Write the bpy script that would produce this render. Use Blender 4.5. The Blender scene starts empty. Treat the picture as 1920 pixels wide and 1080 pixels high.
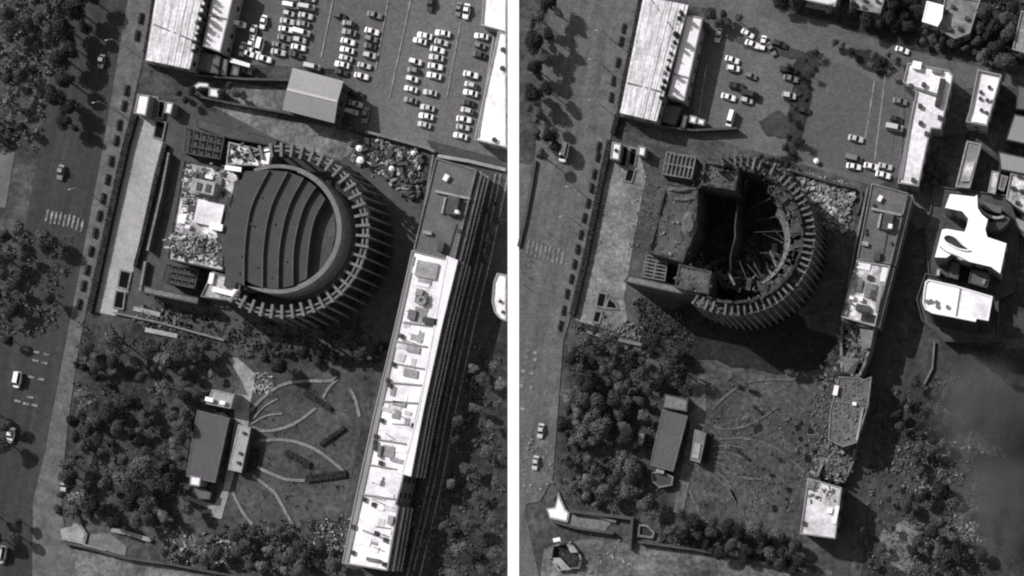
import bpy, math, random
from math import sin, cos, pi, radians, sqrt, atan2, hypot
random.seed(7)
R = random.Random(11)

# ------------------------------------------------------------------ camera, sky, sun, exposure
K = 6.0                    # photograph pixels per metre on the right-hand ground
HC = 450.0                 # camera height over that ground
NX, NY = 1920.0, 1050.0    # the camera's foot point, in photograph pixels
SUN_DIR = (0.79, -0.613)   # shadows fall this way on the ground
SUN_EL = radians(35)

scene = bpy.context.scene
COL = scene.collection
cam = bpy.data.cameras.new('camera')
cam.sensor_width = 36.0
cam.lens = 36.0 * HC / (1920 / K)
cam.shift_x = (960 - NX) / 1920
cam.shift_y = (NY - 540) / 1920
cam.clip_start, cam.clip_end = 1.0, 3000.0
camo = bpy.data.objects.new('camera', cam)
camo.location = (0, 0, HC)
COL.objects.link(camo)
scene.camera = camo

world = bpy.data.worlds.new('World')
scene.world = world
world.use_nodes = True
wn, wl = world.node_tree.nodes, world.node_tree.links
bg = wn['Background']
sky = wn.new('ShaderNodeTexSky')
sky.sky_type = 'NISHITA'
sky.sun_disc = False
sky.sun_elevation = SUN_EL
sky.sun_rotation = atan2(-SUN_DIR[0], -SUN_DIR[1])
bw = wn.new('ShaderNodeRGBToBW')          # panchromatic sensor: the sky's light is read as grey
wl.new(sky.outputs[0], bw.inputs[0])
tint = wn.new('ShaderNodeVectorMath')
tint.operation = 'SCALE'
tint.inputs[0].default_value = (1.0, 0.955, 1.01)
wl.new(bw.outputs[0], tint.inputs['Scale'])
wl.new(tint.outputs[0], bg.inputs[0])
bg.inputs[1].default_value = 0.15

sun = bpy.data.lights.new('sun', 'SUN')
sun.energy = 4.6
sun.angle = radians(0.5)
sun.color = (1.0, 0.965, 1.0)         # faint cast of the sensor
suno = bpy.data.objects.new('sun', sun)
suno.rotation_euler = (pi / 2 - SUN_EL, 0, atan2(-SUN_DIR[0], SUN_DIR[1]) + pi)
suno.location = (-300, 200, 300)
COL.objects.link(suno)
# aim exactly
from mathutils import Vector
_d = Vector((SUN_DIR[0] * cos(SUN_EL), SUN_DIR[1] * cos(SUN_EL), -sin(SUN_EL)))
suno.rotation_euler = _d.to_track_quat('-Z', 'Y').to_euler()

vs = scene.view_settings
vs.view_transform = 'Standard'
vs.look = 'None'
vs.exposure = 0.15
vs.gamma = 1.0
vs.use_curve_mapping = False
scene.cycles.pixel_filter_type = 'BLACKMAN_HARRIS'
scene.cycles.filter_width = 2.1
scene.cycles.use_denoising = False
scene.cycles.max_bounces = 4
scene.cycles.diffuse_bounces = 2

# ------------------------------------------------------------------ coordinates
ZS = {'L': -12.0, 'R': 0.0}       # left-hand ground sunk so its shadows stay off the added divider
VIEW = {'L': 'left view', 'R': 'right view'}


def W(px, py, z=0.0):
    s = (HC - z) / HC / K
    return ((px - NX) * s, (NY - py) * s)


def PX(x, y, z=0.0):
    s = (HC - z) / HC / K
    return (x / s + NX, NY - y / s)


def area(p):
    return 0.5 * sum(p[i - 1][0] * p[i][1] - p[i][0] * p[i - 1][1] for i in range(len(p)))


def ccw(p):
    return list(p) if area(p) > 0 else list(reversed(p))


def WP(poly, z):
    return ccw([W(x, y, z) for x, y in poly])


def inset(p, d):
    n = len(p)
    out = []
    for i in range(n):
        a, b, c = p[i - 1], p[i], p[(i + 1) % n]
        u = (b[0] - a[0], b[1] - a[1]); v = (c[0] - b[0], c[1] - b[1])
        lu, lv = hypot(*u) or 1e-6, hypot(*v) or 1e-6
        n1 = (-u[1] / lu, u[0] / lu); n2 = (-v[1] / lv, v[0] / lv)
        k = 1 + n1[0] * n2[0] + n1[1] * n2[1]
        k = max(k, 0.3)
        out.append((b[0] + d * (n1[0] + n2[0]) / k, b[1] + d * (n1[1] + n2[1]) / k))
    return out


def inside(p, poly):
    x, y = p
    c = False
    j = len(poly) - 1
    for i in range(len(poly)):
        if (poly[i][1] > y) != (poly[j][1] > y):
            if x < (poly[j][0] - poly[i][0]) * (y - poly[i][1]) / (poly[j][1] - poly[i][1]) + poly[i][0]:
                c = not c
        j = i
    return c


def lerp(a, b, t):
    return tuple(x + (y - x) * t for x, y in zip(a, b))


# ------------------------------------------------------------------ materials (all neutral greys)
MATS = {}


def mat(name, v=0.1, var=0.15, scale=0.25, fine=0.12, fscale=2.2, rough=0.9, streak=None, ang=11.6, spec=0.2, bump=0.0, metal=0.0, mott=0.0):
    if name in MATS:
        return MATS[name]
    m = bpy.data.materials.new(name)
    m.use_nodes = True
    nt = m.node_tree
    N, L = nt.nodes, nt.links
    b = N['Principled BSDF']
    b.inputs['Roughness'].default_value = rough
    b.inputs['Specular IOR Level'].default_value = spec
    b.inputs['Metallic'].default_value = metal
    geo = N.new('ShaderNodeNewGeometry')
    src = geo.outputs['Position']
    if streak:
        mp = N.new('ShaderNodeMapping')
        mp.vector_type = 'TEXTURE'
        mp.inputs['Rotation'].default_value = (0, 0, radians(-ang))
        mp.inputs['Scale'].default_value = streak
        L.new(src, mp.inputs[0])
        src1 = mp.outputs[0]
    else:
        src1 = src

    def noise(vec, sc, det, ro=0.55):
        n = N.new('ShaderNodeTexNoise')
        n.inputs['Scale'].default_value = sc
        n.inputs['Detail'].default_value = det
        n.inputs['Roughness'].default_value = ro
        L.new(vec, n.inputs['Vector'])
        return n.outputs[0]

    def math(op, a, bb, c=None):
        n = N.new('ShaderNodeMath')
        n.operation = op
        for i, q in enumerate((a, bb, c)):
            if q is None:
                continue
            if isinstance(q, (int, float)):
                n.inputs[i].default_value = q
            else:
                L.new(q, n.inputs[i])
        return n.outputs[0]
    var, fine = var * 2.0, fine * 2.3
    f = None
    if var:
        n1 = noise(src1, scale, 5)
        f = math('MULTIPLY_ADD', n1, 4 * var, 1 - 2 * var)
    if fine:
        n2 = noise(src, fscale, 3, 0.7)
        g = math('MULTIPLY_ADD', n2, 4 * fine, 1 - 2 * fine)
        f = g if f is None else math('MULTIPLY', f, g)
    if mott:                       # patches a few metres wide: wear, dirt, oil, dry and damp spots
        n3 = noise(src, 0.33, 6, 0.72)
        g3 = math('MULTIPLY_ADD', n3, 4 * mott, 1 - 2 * mott)
        f = g3 if f is None else math('MULTIPLY', f, g3)
    if f is None:
        b.inputs['Base Color'].default_value = (v, v, v, 1)
    else:
        q = math('MULTIPLY', f, v)
        q = math('MAXIMUM', q, v * 0.3)
        q = math('MINIMUM', q, 0.9)
        L.new(q, b.inputs['Base Color'])
    if bump:
        bp = N.new('ShaderNodeBump')
        bp.inputs['Strength'].default_value = bump
        bp.inputs['Distance'].default_value = 0.3
        L.new(noise(src, fscale * 0.6, 4), bp.inputs['Height'])
        L.new(bp.outputs[0], b.inputs['Normal'])
    MATS[name] = m
    return m


ASPHALT = mat('asphalt', 0.052, 0.14, 0.05, 0.14, 1.3, mott=0.3)
AVENUE = mat('avenue_asphalt', 0.036, 0.16, 0.45, 0.14, 1.2, streak=(1, 14, 1), mott=0.28)
LOT = mat('car_park_asphalt', 0.098, 0.16, 0.04, 0.14, 1.1, streak=(1, 5, 1), mott=0.26)
PAVE = mat('pavement_slabs', 0.1, 0.18, 0.25, 0.15, 1.4, mott=0.35)
SOIL = mat('dry_soil', 0.052, 0.34, 0.07, 0.28, 0.55, bump=0.5, mott=0.5)
GRASS = mat('dry_lawn', 0.055, 0.22, 0.08, 0.22, 0.7, bump=0.4, mott=0.4)
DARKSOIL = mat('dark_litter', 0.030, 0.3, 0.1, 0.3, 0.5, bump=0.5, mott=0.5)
LIGHTSOIL = mat('pale_soil', 0.13, 0.3, 0.09, 0.25, 0.7, bump=0.4, mott=0.5)
PLAZA = mat('pale_plaza', 0.30, 0.12, 0.12, 0.10, 1.2, mott=0.14)
DUSTY = mat('dusty_plaza', 0.165, 0.26, 0.12, 0.24, 0.9, mott=0.35)
PATH = mat('pale_path', 0.24, 0.16, 0.2, 0.14, 1.2, mott=0.2)
PATHDUST = mat('dusty_path', 0.105, 0.2, 0.2, 0.2, 1.0, mott=0.35)
THIN = mat('garden_path', 0.16, 0.2, 0.3, 0.18, 1.2)
THINR = mat('dusty_garden_path', 0.085, 0.25, 0.3, 0.2, 1.2)
PAINT = mat('road_paint', 0.17, 0.4, 0.5, 0.25, 1.2)
WHITE = mat('plain_white_paint', 0.88, 0, 0, 0, 1)
WROOF = mat('white_roof', 0.72, 0.16, 0.10, 0.07, 0.9, mott=0.2)
WSTRIPE = mat('white_sheet_roof', 0.56, 0.22, 0.9, 0.12, 0.9, streak=(1, 6, 1), mott=0.22)
WPLAIN = mat('white_plain_roof', 0.72, 0.05, 0.1, 0.04, 1.0)
MESSY = mat('patchy_roof', 0.42, 0.45, 0.18, 0.25, 0.7)
LGREY = mat('light_grey_roof', 0.235, 0.05, 0.1, 0.05, 1.2)
RIDGE = mat('ridge_cap', 0.45, 0.05, 0.1, 0.05, 1.2)
GREY = mat('grey_roof', 0.105, 0.10, 0.15, 0.10, 1.2, mott=0.2)
GREYD = mat('dark_grey_roof', 0.062, 0.10, 0.1, 0.12, 1.2, mott=0.3)
TROOF = mat('theatre_roof', 0.054, 0.05, 0.15, 0.10, 1.6, mott=0.12)
CONC = mat('concrete', 0.15, 0.2, 0.25, 0.16, 1.2)
CONCL = mat('pale_concrete', 0.27, 0.18, 0.25, 0.14, 1.2)
CONCD = mat('dark_concrete', 0.06, 0.2, 0.25, 0.16, 1.2)
WALLM = mat('plaster_wall', 0.22, 0.12, 0.2, 0.08, 1.0)
DWALL = mat('dark_wall', 0.045, 0.15, 0.3, 0.12, 1.0)
FACADE = mat('block_facade', 0.075, 0.12, 0.3, 0.1, 1.0)
GLASSM = mat('window_glass', 0.02, 0, 0, 0, 1, rough=0.25, spec=0.5)
CHAR = mat('charred', 0.03, 0.3, 0.2, 0.3, 0.6, rough=1.0, spec=0.0)
SCORCH = mat('scorch_or_shadow_ground', 0.026, 0.3, 0.12, 0.2, 0.8, rough=1.0, mott=0.3)
RUBBLE = mat('rubble', 0.12, 0.35, 0.5, 0.25, 1.2)
RUBBLEL = mat('pale_rubble', 0.26, 0.35, 0.5, 0.25, 1.2)
HEDGE = mat('hedge_leaves', 0.022, 0.3, 0.8, 0.2, 2.0)
LEAF = [mat('leaf_dark', 0.050, 0.2, 0.3, 0.25, 1.0), mat('leaf_mid', 0.078, 0.22, 0.3, 0.25, 1.0), mat('leaf_pale', 0.125, 0.25, 0.3, 0.25, 1.0), mat('leaf_burnt', 0.022, 0.25, 0.3, 0.2, 1.0), mat('leaf_evergreen', 0.022, 0.25, 0.3, 0.2, 1.0)]
BARK = mat('bark', 0.06, 0.2, 1, 0.1, 3)
TYRE = mat('tyre', 0.02, 0, 0, 0, 1)
CARGLASS = mat('car_glass', 0.015, 0, 0, 0, 1, rough=0.15, spec=0.5)
CARP = {'white': mat('paint_white', 0.80, 0, 0, 0, 1, rough=0.3, spec=0.5),
        'silver': mat('paint_silver', 0.46, 0, 0, 0, 1, rough=0.35, spec=0.5),
        'grey': mat('paint_grey', 0.16, 0, 0, 0, 1, rough=0.35, spec=0.5),
        'dark': mat('paint_dark', 0.028, 0, 0, 0, 1, rough=0.3, spec=0.5)}
STEEL = mat('steel', 0.3, 0.1, 1, 0, 1, rough=0.5)

# ------------------------------------------------------------------ mesh helpers
LOC = {}


class MB:
    def __init__(s):
        s.v, s.f = [], []

    def add(s, vs_, fs):
        o = len(s.v)
        s.v += vs_
        s.f += [tuple(i + o for i in f) for f in fs]

    def prism(s, p, z0, z1, p2=None, bottom=True):
        n = len(p)
        p2 = p2 or p
        z0s = z0 if isinstance(z0, (list, tuple)) else [z0] * n
        z1s = z1 if isinstance(z1, (list, tuple)) else [z1] * n
        vv = [(x, y, z) for (x, y), z in zip(p, z0s)] + [(x, y, z) for (x, y), z in zip(p2, z1s)]
        ff = [(i, (i + 1) % n, n + (i + 1) % n, n + i) for i in range(n)]
        ff.append(tuple(range(n, 2 * n)))
        if bottom:
            ff.append(tuple(reversed(range(n))))
        s.add(vv, ff)
        return s

    def box(s, cx, cy, cz, lx, ly, lz, a=0.0, tilt=0.0, roll=0.0):
        ca, sa = cos(a), sin(a)
        vv = []
        for k in (-1, 1):
            for j in (-1, 1):
                for i in (-1, 1):
                    x, y, z = i * lx / 2, j * ly / 2, k * lz / 2
                    x, z = x * cos(tilt) + z * sin(tilt), -x * sin(tilt) + z * cos(tilt)
                    y, z = y * cos(roll) - z * sin(roll), y * sin(roll) + z * cos(roll)
                    vv.append((cx + x * ca - y * sa, cy + x * sa + y * ca, cz + z))
        s.add(vv, [(0, 2, 3, 1), (4, 5, 7, 6), (0, 1, 5, 4), (2, 6, 7, 3), (0, 4, 6, 2), (1, 3, 7, 5)])
        return s

    def ring(s, cx, cy, r0, r1, a0, a1, z0, z1, n=40, zin=None):
        # sector of an annulus, angles in degrees clockwise as seen in the photograph
        vv = []
        for i in range(n + 1):
            a = -radians(a0 + (a1 - a0) * i / n)
            for r, z in ((r0, z0), (r1, z0), (r1, z1), (r0, z1 if zin is None else zin)):
                vv.append((cx + r * cos(a), cy + r * sin(a), z))
        ff = []
        for i in range(n):
            o, q = 4 * i, 4 * i + 4
            ff += [(o, o + 1, q + 1, q), (o + 1, o + 2, q + 2, q + 1), (o + 2, o + 3, q + 3, q + 2), (o + 3, o, q, q + 3)]
        ff += [(0, 3, 2, 1), (4 * n, 4 * n + 1, 4 * n + 2, 4 * n + 3)]
        s.add(vv, ff)
        return s

    def cyl(s, cx, cy, z0, z1, r0, r1=None, n=10):
        r1 = r0 if r1 is None else r1
        p = [(cx + r0 * cos(2 * pi * i / n), cy + r0 * sin(2 * pi * i / n)) for i in range(n)]
        q = [(cx + r1 * cos(2 * pi * i / n), cy + r1 * sin(2 * pi * i / n)) for i in range(n)]
        return s.prism(p, z0, z1, q)

    def limb(s, a, b, r0, r1, n=6):
        a, b = Vector(a), Vector(b)
        d = (b - a).normalized()
        u = d.orthogonal().normalized()
        w = d.cross(u)
        vv = []
        for c, r in ((a, r0), (b, r1)):
            for i in range(n):
                t = 2 * pi * i / n
                vv.append(tuple(c + u * (r * cos(t)) + w * (r * sin(t))))
        s.add(vv, [(i, (i + 1) % n, n + (i + 1) % n, n + i) for i in range(n)] + [tuple(range(n, 2 * n)), tuple(reversed(range(n)))])
        return s

    def mesh(s, name, m):
        me = bpy.data.meshes.new(name)
        me.from_pydata(s.v, [], s.f)
        if m:
            me.materials.append(m)
        me.update()
        return me

    def build(s, name, m, parent=None):
        if parent is not None:
            ox, oy, oz = LOC[parent.name]
            s.v = [(x - ox, y - oy, z - oz) for x, y, z in s.v]
        o = bpy.data.objects.new(name, s.mesh(name, m))
        COL.objects.link(o)
        if parent is not None:
            o.parent = parent
            LOC[o.name] = LOC[parent.name]
        else:
            LOC[o.name] = (0, 0, 0)
        return o


def tag(o, label, cat, group=None, kind=None):
    if label:
        o['label'] = label
    if cat:
        o['category'] = cat
    if group:
        o['group'] = group
    if kind:
        o['kind'] = kind
    return o


def thing(name, label, cat, loc, group=None, rz=0.0):
    o = bpy.data.objects.new(name, None)
    o.empty_display_size = 0.5
    o.location = loc
    o.rotation_euler = (0, 0, rz)
    COL.objects.link(o)
    LOC[o.name] = tuple(loc)
    return tag(o, label, cat, group)


def solo(o, site_loc):
    """give a one-mesh thing its origin at its base"""
    x0, y0, z0 = site_loc
    me = o.data
    for v in me.vertices:
        v.co = (v.co[0] - x0, v.co[1] - y0, v.co[2] - z0)
    o.location = site_loc
    LOC[o.name] = tuple(site_loc)
    return o


ORD = ['nearest', 'second nearest', 'third nearest', 'fourth nearest', 'fifth nearest', 'sixth nearest', 'seventh nearest', 'eighth nearest',
       'ninth nearest', 'tenth nearest', 'eleventh nearest', 'twelfth nearest', 'thirteenth nearest', 'fourteenth nearest', 'fifteenth nearest',
       'sixteenth nearest', 'seventeenth nearest', 'eighteenth nearest', 'nineteenth nearest', 'twentieth nearest'] + ['%dth nearest' % i for i in range(21, 90)]
LAND = {'L': [('striped white hall', 320, 60), ('grey gabled house', 588, 178), ('white roofed depot', 925, 160), ('round theatre', 530, 430),
              ('long white roofed block', 760, 700), ('grey park hall', 390, 835), ('petal garden', 570, 810), ('pale pointed plinth', 142, 1000),
              ('zebra crossing', 115, 415), ('south white roof end', 690, 1000), ('small gate kiosk', 265, 197)],
        'R': [('striped white hall', 1222, 115), ('L shaped white building', 1730, 230), ('burnt theatre', 1380, 440), ('long damaged block', 1640, 500),
              ('white tower block', 1795, 562), ('curved white building', 1820, 430), ('grey park hall', 1255, 830), ('petal garden', 1390, 850),
              ('pale pointed plinth', 1050, 960), ('white cube house', 1749, 26), ('south white roof end', 1545, 955), ('small gate kiosk', 1157, 285)]}
PENDING = []


def later(o, site, kind, px, py):
    PENDING.append((o, site, kind, px, py))


def settle_labels():
    groups = {}
    for o, site, kind, px, py in PENDING:
        nm, lx, ly = min(LAND[site], key=lambda t: hypot(t[1] - px, t[2] - py))
        dx, dy = px - lx, py - ly
        d = ('right of' if dx > 0 else 'left of') if abs(dx) > abs(dy) else ('below' if dy > 0 else 'above')
        groups.setdefault((site, kind, nm, d), []).append((hypot(dx, dy), o))
    for (site, kind, nm, d), li in groups.items():
        li.sort(key=lambda t: t[0])
        for i, (_, o) in enumerate(li):
            rank = (ORD[i] + ' one ') if len(li) > 1 else ''
            o['label'] = '%s, %s%s the %s, %s' % (kind, rank, d, nm, VIEW[site])


# ------------------------------------------------------------------ ground
SHEETS = [0]
DIV0, DIV1 = W(952, 0, 0.1)[0], W(973, 0, 0.1)[0]


def clip_x(p, lim, keep_right):
    out = []
    for i in range(len(p)):
        a, b = p[i - 1], p[i]
        ia, ib = (a[0] >= lim) == keep_right, (b[0] >= lim) == keep_right
        if ia != ib:
            t = (lim - a[0]) / (b[0] - a[0])
            out.append((lim, a[1] + (b[1] - a[1]) * t))
        if ib:
            out.append(b)
    return out


def sheet(name, poly, site, m, level=1, kerb=0.0):
    SHEETS[0] += 1
    z = ZS[site] + 0.03 * level + kerb + 0.0025 * SHEETS[0]
    p = WP(poly, z)
    p = clip_x(p, DIV0 - 0.02, False) if site == 'L' else clip_x(p, DIV1 + 0.02, True)
    o = MB().prism(p, ZS[site] - 0.3, z, bottom=False).build(name, m)
    o['kind'] = 'structure'
    return o


def ribbon(pts, w, z0, z1):
    """mitred strip along a polyline (world units)"""
    n = len(pts)
    left, right = [], []
    for i in range(n):
        a, c = pts[max(i - 1, 0)], pts[min(i + 1, n - 1)]
        b = pts[i]
        u = (b[0] - a[0], b[1] - a[1]) if i else (c[0] - b[0], c[1] - b[1])
        v = (c[0] - b[0], c[1] - b[1]) if i < n - 1 else u
        lu, lv = hypot(*u) or 1e-6, hypot(*v) or 1e-6
        n1, n2 = (-u[1] / lu, u[0] / lu), (-v[1] / lv, v[0] / lv)
        k = max(1 + n1[0] * n2[0] + n1[1] * n2[1], 0.4)
        ox, oy = w / 2 * (n1[0] + n2[0]) / k, w / 2 * (n1[1] + n2[1]) / k
        left.append((b[0] + ox, b[1] + oy))
        right.append((b[0] - ox, b[1] - oy))
    vv, ff = [], []
    for l_, r_ in zip(left, right):
        vv += [(*r_, z0), (*l_, z0), (*l_, z1), (*r_, z1)]
    for i in range(n - 1):
        o, q = 4 * i, 4 * i + 4
        ff += [(o + 2, o + 3, q + 3, q + 2), (o + 1, o + 2, q + 2, q + 1), (o + 3, o, q, q + 3), (o, o + 1, q + 1, q)]
    ff += [(0, 3, 2, 1), (4 * n - 4, 4 * n - 3, 4 * n - 2, 4 * n - 1)]
    mb = MB()
    mb.add(vv, ff)
    return mb


def smooth(pts, n=6):
    out = []
    for i in range(len(pts) - 1):
        p0, p1, p2, p3 = pts[max(i - 1, 0)], pts[i], pts[i + 1], pts[min(i + 2, len(pts) - 1)]
        for k in range(n):
            t = k / n
            out.append(tuple(0.5 * (2 * b + (c - a) * t + (2 * a - 5 * b + 4 * c - d) * t * t + (3 * b - a - 3 * c + d) * t ** 3) for a, b, c, d in zip(p0, p1, p2, p3)))
    out.append(pts[-1])
    return out


for site, x0, x1, nm in (('L', -760, DIV0 + 0.5, 'lower_ground'), ('R', DIV1 - 0.5, 420, 'upper_ground')):
    z = ZS[site]
    o = MB().prism([(x0, -430), (x1, -430), (x1, 560), (x0, 560)], z - 1.5, z).build(nm, SOIL)
    o['kind'] = 'structure'
tag(MB().prism([(DIV0, -430), (DIV1, -430), (DIV1, 560), (DIV0, 560)], -13.4, 0.1).build('divider_slab', WHITE),  # added slab for the gap between the views; no such wall stands here
    'added smooth white slab dividing the left view from the right view', 'wall')

L, Rr = 'L', 'R'
# left site
avL = sheet('avenue', [(110, -120), (270, -120), (240, 0), (192, 300), (142, 560), (112, 720), (88, 850), (70, 960), (100, 1080), (100, 1200), (-200, 1200), (-60, 800), (15, 560), (68, 320), (100, 100)], L, AVENUE, 1)
sheet('pavement', [(265, -120), (300, -120), (284, 0), (268, 110), (186, 480), (165, 565), (150, 640), (132, 760), (118, 880), (115, 960), (150, 1100), (60, 1100), (62, 940), (84, 850), (108, 722), (139, 560), (189, 300), (236, 20)], L, PAVE, 1, 0.13)
sheet('theatre_forecourt', [(320, 190), (520, 240), (640, 240), (806, 286), (745, 640), (450, 650), (235, 592), (262, 460), (300, 300)], L, GREYD, 1)
sheet('plaza_strip', [(262, 214), (298, 222), (306, 262), (288, 330), (262, 450), (242, 545), (216, 592), (178, 585), (190, 530), (215, 405), (246, 262)], L, PLAZA, 2, 0.05)
sheet('dirt_yard', [(425, 150), (540, 170), (520, 225), (640, 240), (690, 262), (640, 300), (520, 262), (400, 200)], L, LIGHTSOIL, 2)
sheet('car_park', [(446, -120), (DIV0 * 0 + 1010, -120), (1010, 330), (840, 292), (655, 236), (640, 130), (440, 120)], L, LOT, 1)
cpL = None
sheet('lane', [(800, 262), (1010, 316), (1010, 352), (930, 330), (820, 300)], L, ASPHALT, 3)
sheet('service_lane', [(742, 640), (772, 600), (650, 1085), (640, 1130), (600, 1130), (625, 1060)], L, ASPHALT, 2)
sheet('lawn', [(480, 690), (700, 690), (640, 985), (560, 1010), (430, 980), (425, 880)], L, GRASS, 1)
sheet('park_floor', [(165, 590), (430, 640), (440, 760), (400, 960), (330, 1000), (110, 950), (130, 800)], L, mat('park_litter', 0.040, 0.4, 0.06, 0.3, 0.5, bump=0.5, mott=0.6), 1)
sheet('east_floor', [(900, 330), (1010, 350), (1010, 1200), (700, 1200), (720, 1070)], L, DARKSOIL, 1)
sheet('park_path', [(428, 671), (445, 671), (479, 701), (472, 743), (468, 760), (464, 824), (440, 884), (415, 973), (396, 969), (398, 956), (347, 935), (351, 929), (402, 946), (419, 918), (440, 790), (438, 739), (464, 741), (453, 714)], L, PATH, 4)
sheet('south_lane', [(112, 1022), (240, 1048), (360, 1072), (640, 1120), (640, 1180), (90, 1180)], L, LIGHTSOIL, 3)
sheet('south_court', [(168, 1002), (205, 1000), (238, 1025), (234, 1042), (160, 1028)], L, CONC, 4)
sheet('west_yard', [(-40, 290), (28, 285), (10, 390), (-40, 380)], L, GREY, 2)
# right site
avR = sheet('avenue', [(1040, -120), (1195, -120), (1165, 0), (1120, 190), (1062, 480), (1035, 640), (1010, 800), (985, 960), (1010, 1080), (1010, 1200), (950, 1200), (950, 460), (985, 430), (1002, 310), (1020, 100)], Rr, mat('dusty_avenue', 0.094, 0.16, 0.4, 0.16, 1.1, streak=(1, 10, 1), mott=0.3), 1)
sheet('pavement', [(1190, -120), (1225, -120), (1200, 20), (1166, 170), (1140, 280), (1080, 560), (1056, 640), (1044, 800), (1036, 900), (1012, 940), (985, 945), (1008, 800), (1034, 640), (1060, 480), (1117, 190), (1160, 10)], Rr, PAVE, 1, 0.13)
sheet('theatre_forecourt', [(1170, 240), (1440, 240), (1615, 345), (1560, 700), (1250, 660), (1130, 560), (1150, 380)], Rr, mat('dusty_forecourt', 0.060, 0.26, 0.12, 0.22, 0.9, mott=0.5), 1)
sheet('plaza_strip', [(1145, 275), (1200, 292), (1212, 330), (1190, 440), (1170, 560), (1180, 620), (1140, 618), (1078, 600), (1090, 545), (1122, 400)], Rr, DUSTY, 2, 0.05)
sheet('car_park', [(1330, -20), (1470, 20), (1690, 100), (1700, 130), (1688, 330), (1640, 350), (1480, 300), (1300, 250), (1300, 190)], Rr, LOT, 1)
sheet('back_lane', [(1280, -60), (1400, -60), (1470, 20), (1560, 45), (1690, 92), (1790, 115), (2100, 180), (2100, 215), (1880, 160), (1780, 170), (1740, 350), (1770, 350), (1760, 420), (1720, 430), (1690, 385), (1700, 130), (1560, 70), (1420, 28), (1290, 12)], Rr, mat('pale_asphalt', 0.092, 0.15, 0.06, 0.14, 1.0, mott=0.3), 2)
sheet('service_lane', [(1700, 380), (1730, 390), (1680, 620), (1600, 1000), (1585, 1130), (1550, 1130), (1640, 640)], Rr, ASPHALT, 1)
sheet('lawn', [(1310, 700), (1560, 700), (1500, 1010), (1420, 1000), (1290, 960)], Rr, mat('dusty_lawn', 0.06, 0.25, 0.08, 0.25, 0.6, bump=0.4, mott=0.5), 1)
sheet('park_floor', [(1085, 590), (1300, 650), (1310, 760), (1240, 970), (1040, 940), (1050, 760)], Rr, mat('dusty_litter', 0.042, 0.4, 0.07, 0.3, 0.5, bump=0.5, mott=0.6), 1)
sheet('park_path', [(1300, 720), (1325, 725), (1322, 800), (1300, 870), (1280, 965), (1262, 960), (1278, 880), (1295, 790), (1275, 780), (1240, 770), (1245, 740), (1298, 745)], Rr, PATHDUST, 4)
sheet('south_lane', [(1020, 1030), (1100, 1010), (1190, 1020), (1440, 1058), (1560, 1070), (1560, 1180), (1000, 1180)], Rr, mat('south_lane_soil', 0.10, 0.4, 0.08, 0.3, 0.6, bump=0.4, mott=0.5), 3)
sheet('south_court', [(1068, 965), (1150, 975), (1130, 1000), (1065, 985)], Rr, CONC, 4)
sheet('east_yard', [(1690, 640), (1990, 660), (1990, 1200), (1600, 1200), (1630, 950)], Rr, mat('ash_ground', 0.038, 0.42, 0.035, 0.14, 0.7, mott=0.6), 1)
sheet('west_walk', [(950, 300), (998, 310), (984, 420), (968, 490), (950, 490)], Rr, PAVE, 2, 0.1)
sheet('north_gardens', [(1290, -120), (2100, -120), (2100, 140), (1880, 118), (1700, 92), (1560, 40), (1470, 15), (1400, -50)], Rr, DARKSOIL, 1)


# scorch marks on the right-hand car park, and shadow painted below the burnt theatre
def blot(name, site, px, py, rx, ry, m, level, ang=0.0, n=22, rough=0.3, seed=1):
    r = random.Random(seed)
    ph = [r.uniform(0, 6.28) for _ in range(4)]
    pts = []
    for i in range(n):
        t = 2 * pi * i / n
        k = 1 + rough * (0.5 * sin(2 * t + ph[0]) + 0.35 * sin(3 * t + ph[1]) + 0.3 * sin(5 * t + ph[2]) + 0.25 * sin(9 * t + ph[3]))
        x, y = rx * k * cos(t), ry * k * sin(t)
        pts.append((px + x * cos(ang) - y * sin(ang), py + x * sin(ang) + y * cos(ang)))
    return sheet(name, pts, site, m, level)


blot('scorch_or_shadow_ground', Rr, 1497, 215, 16, 105, SCORCH, 3, 0.17, seed=3)
blot('scorch_or_shadow_ground', Rr, 1515, 120, 18, 34, SCORCH, 4, 0.9, seed=4)
blot('scorch_or_shadow_ground', Rr, 1635, 115, 45, 17, SCORCH, 4, 0.55, seed=5)
blot('scorch_or_shadow_ground', Rr, 1455, 235, 32, 22, mat('ash_stain', 0.045, 0.2, 0.1, 0.2, 0.8), 3, seed=6)
blot('scorch_or_shadow_ground', Rr, 1445, 90, 60, 14, mat('ash_stain', 0.045), 3, 0.25, seed=7)
blot('scorch_or_shadow_ground', Rr, 1395, 635, 170, 68, mat('painted_shadow_ground', 0.016, 0.2, 0.2, 0.25, 0.8, mott=0.3), 3, 0.1, seed=8)  # near-black patch that paints the burnt theatre's cast shadow deeper and wider
blot('pale_patch', Rr, 1690, 1020, 34, 48, LIGHTSOIL, 4, 0.3, seed=14)
blot('pale_patch', Rr, 1835, 830, 40, 14, LIGHTSOIL, 5, 0.4, seed=15)


sheet('asphalt_patch', [(1520, 112), (1575, 118), (1640, 150), (1684, 200), (1668, 322), (1640, 335), (1492, 298), (1506, 200)], Rr, mat('smooth_asphalt', 0.082, 0.08, 0.05, 0.14, 1.0, mott=0.12), 2)
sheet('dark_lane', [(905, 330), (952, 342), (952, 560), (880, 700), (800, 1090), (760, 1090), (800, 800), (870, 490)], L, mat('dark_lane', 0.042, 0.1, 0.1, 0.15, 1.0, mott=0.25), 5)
for i, o_ in enumerate((36, 46, 60)):
    z = ZS[L] + 0.35
    ribbon([W(x + o_, y + 4, z) for x, y in ((893, 322), (858, 488), (829, 606), (793, 770), (770, 893), (726, 1080))], 0.5, z - 0.4, z).build('lane_kerb', mat('kerb_stone', 0.17, 0.2, 0.3, 0.2, 1.0))['kind'] = 'structure'


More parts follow.
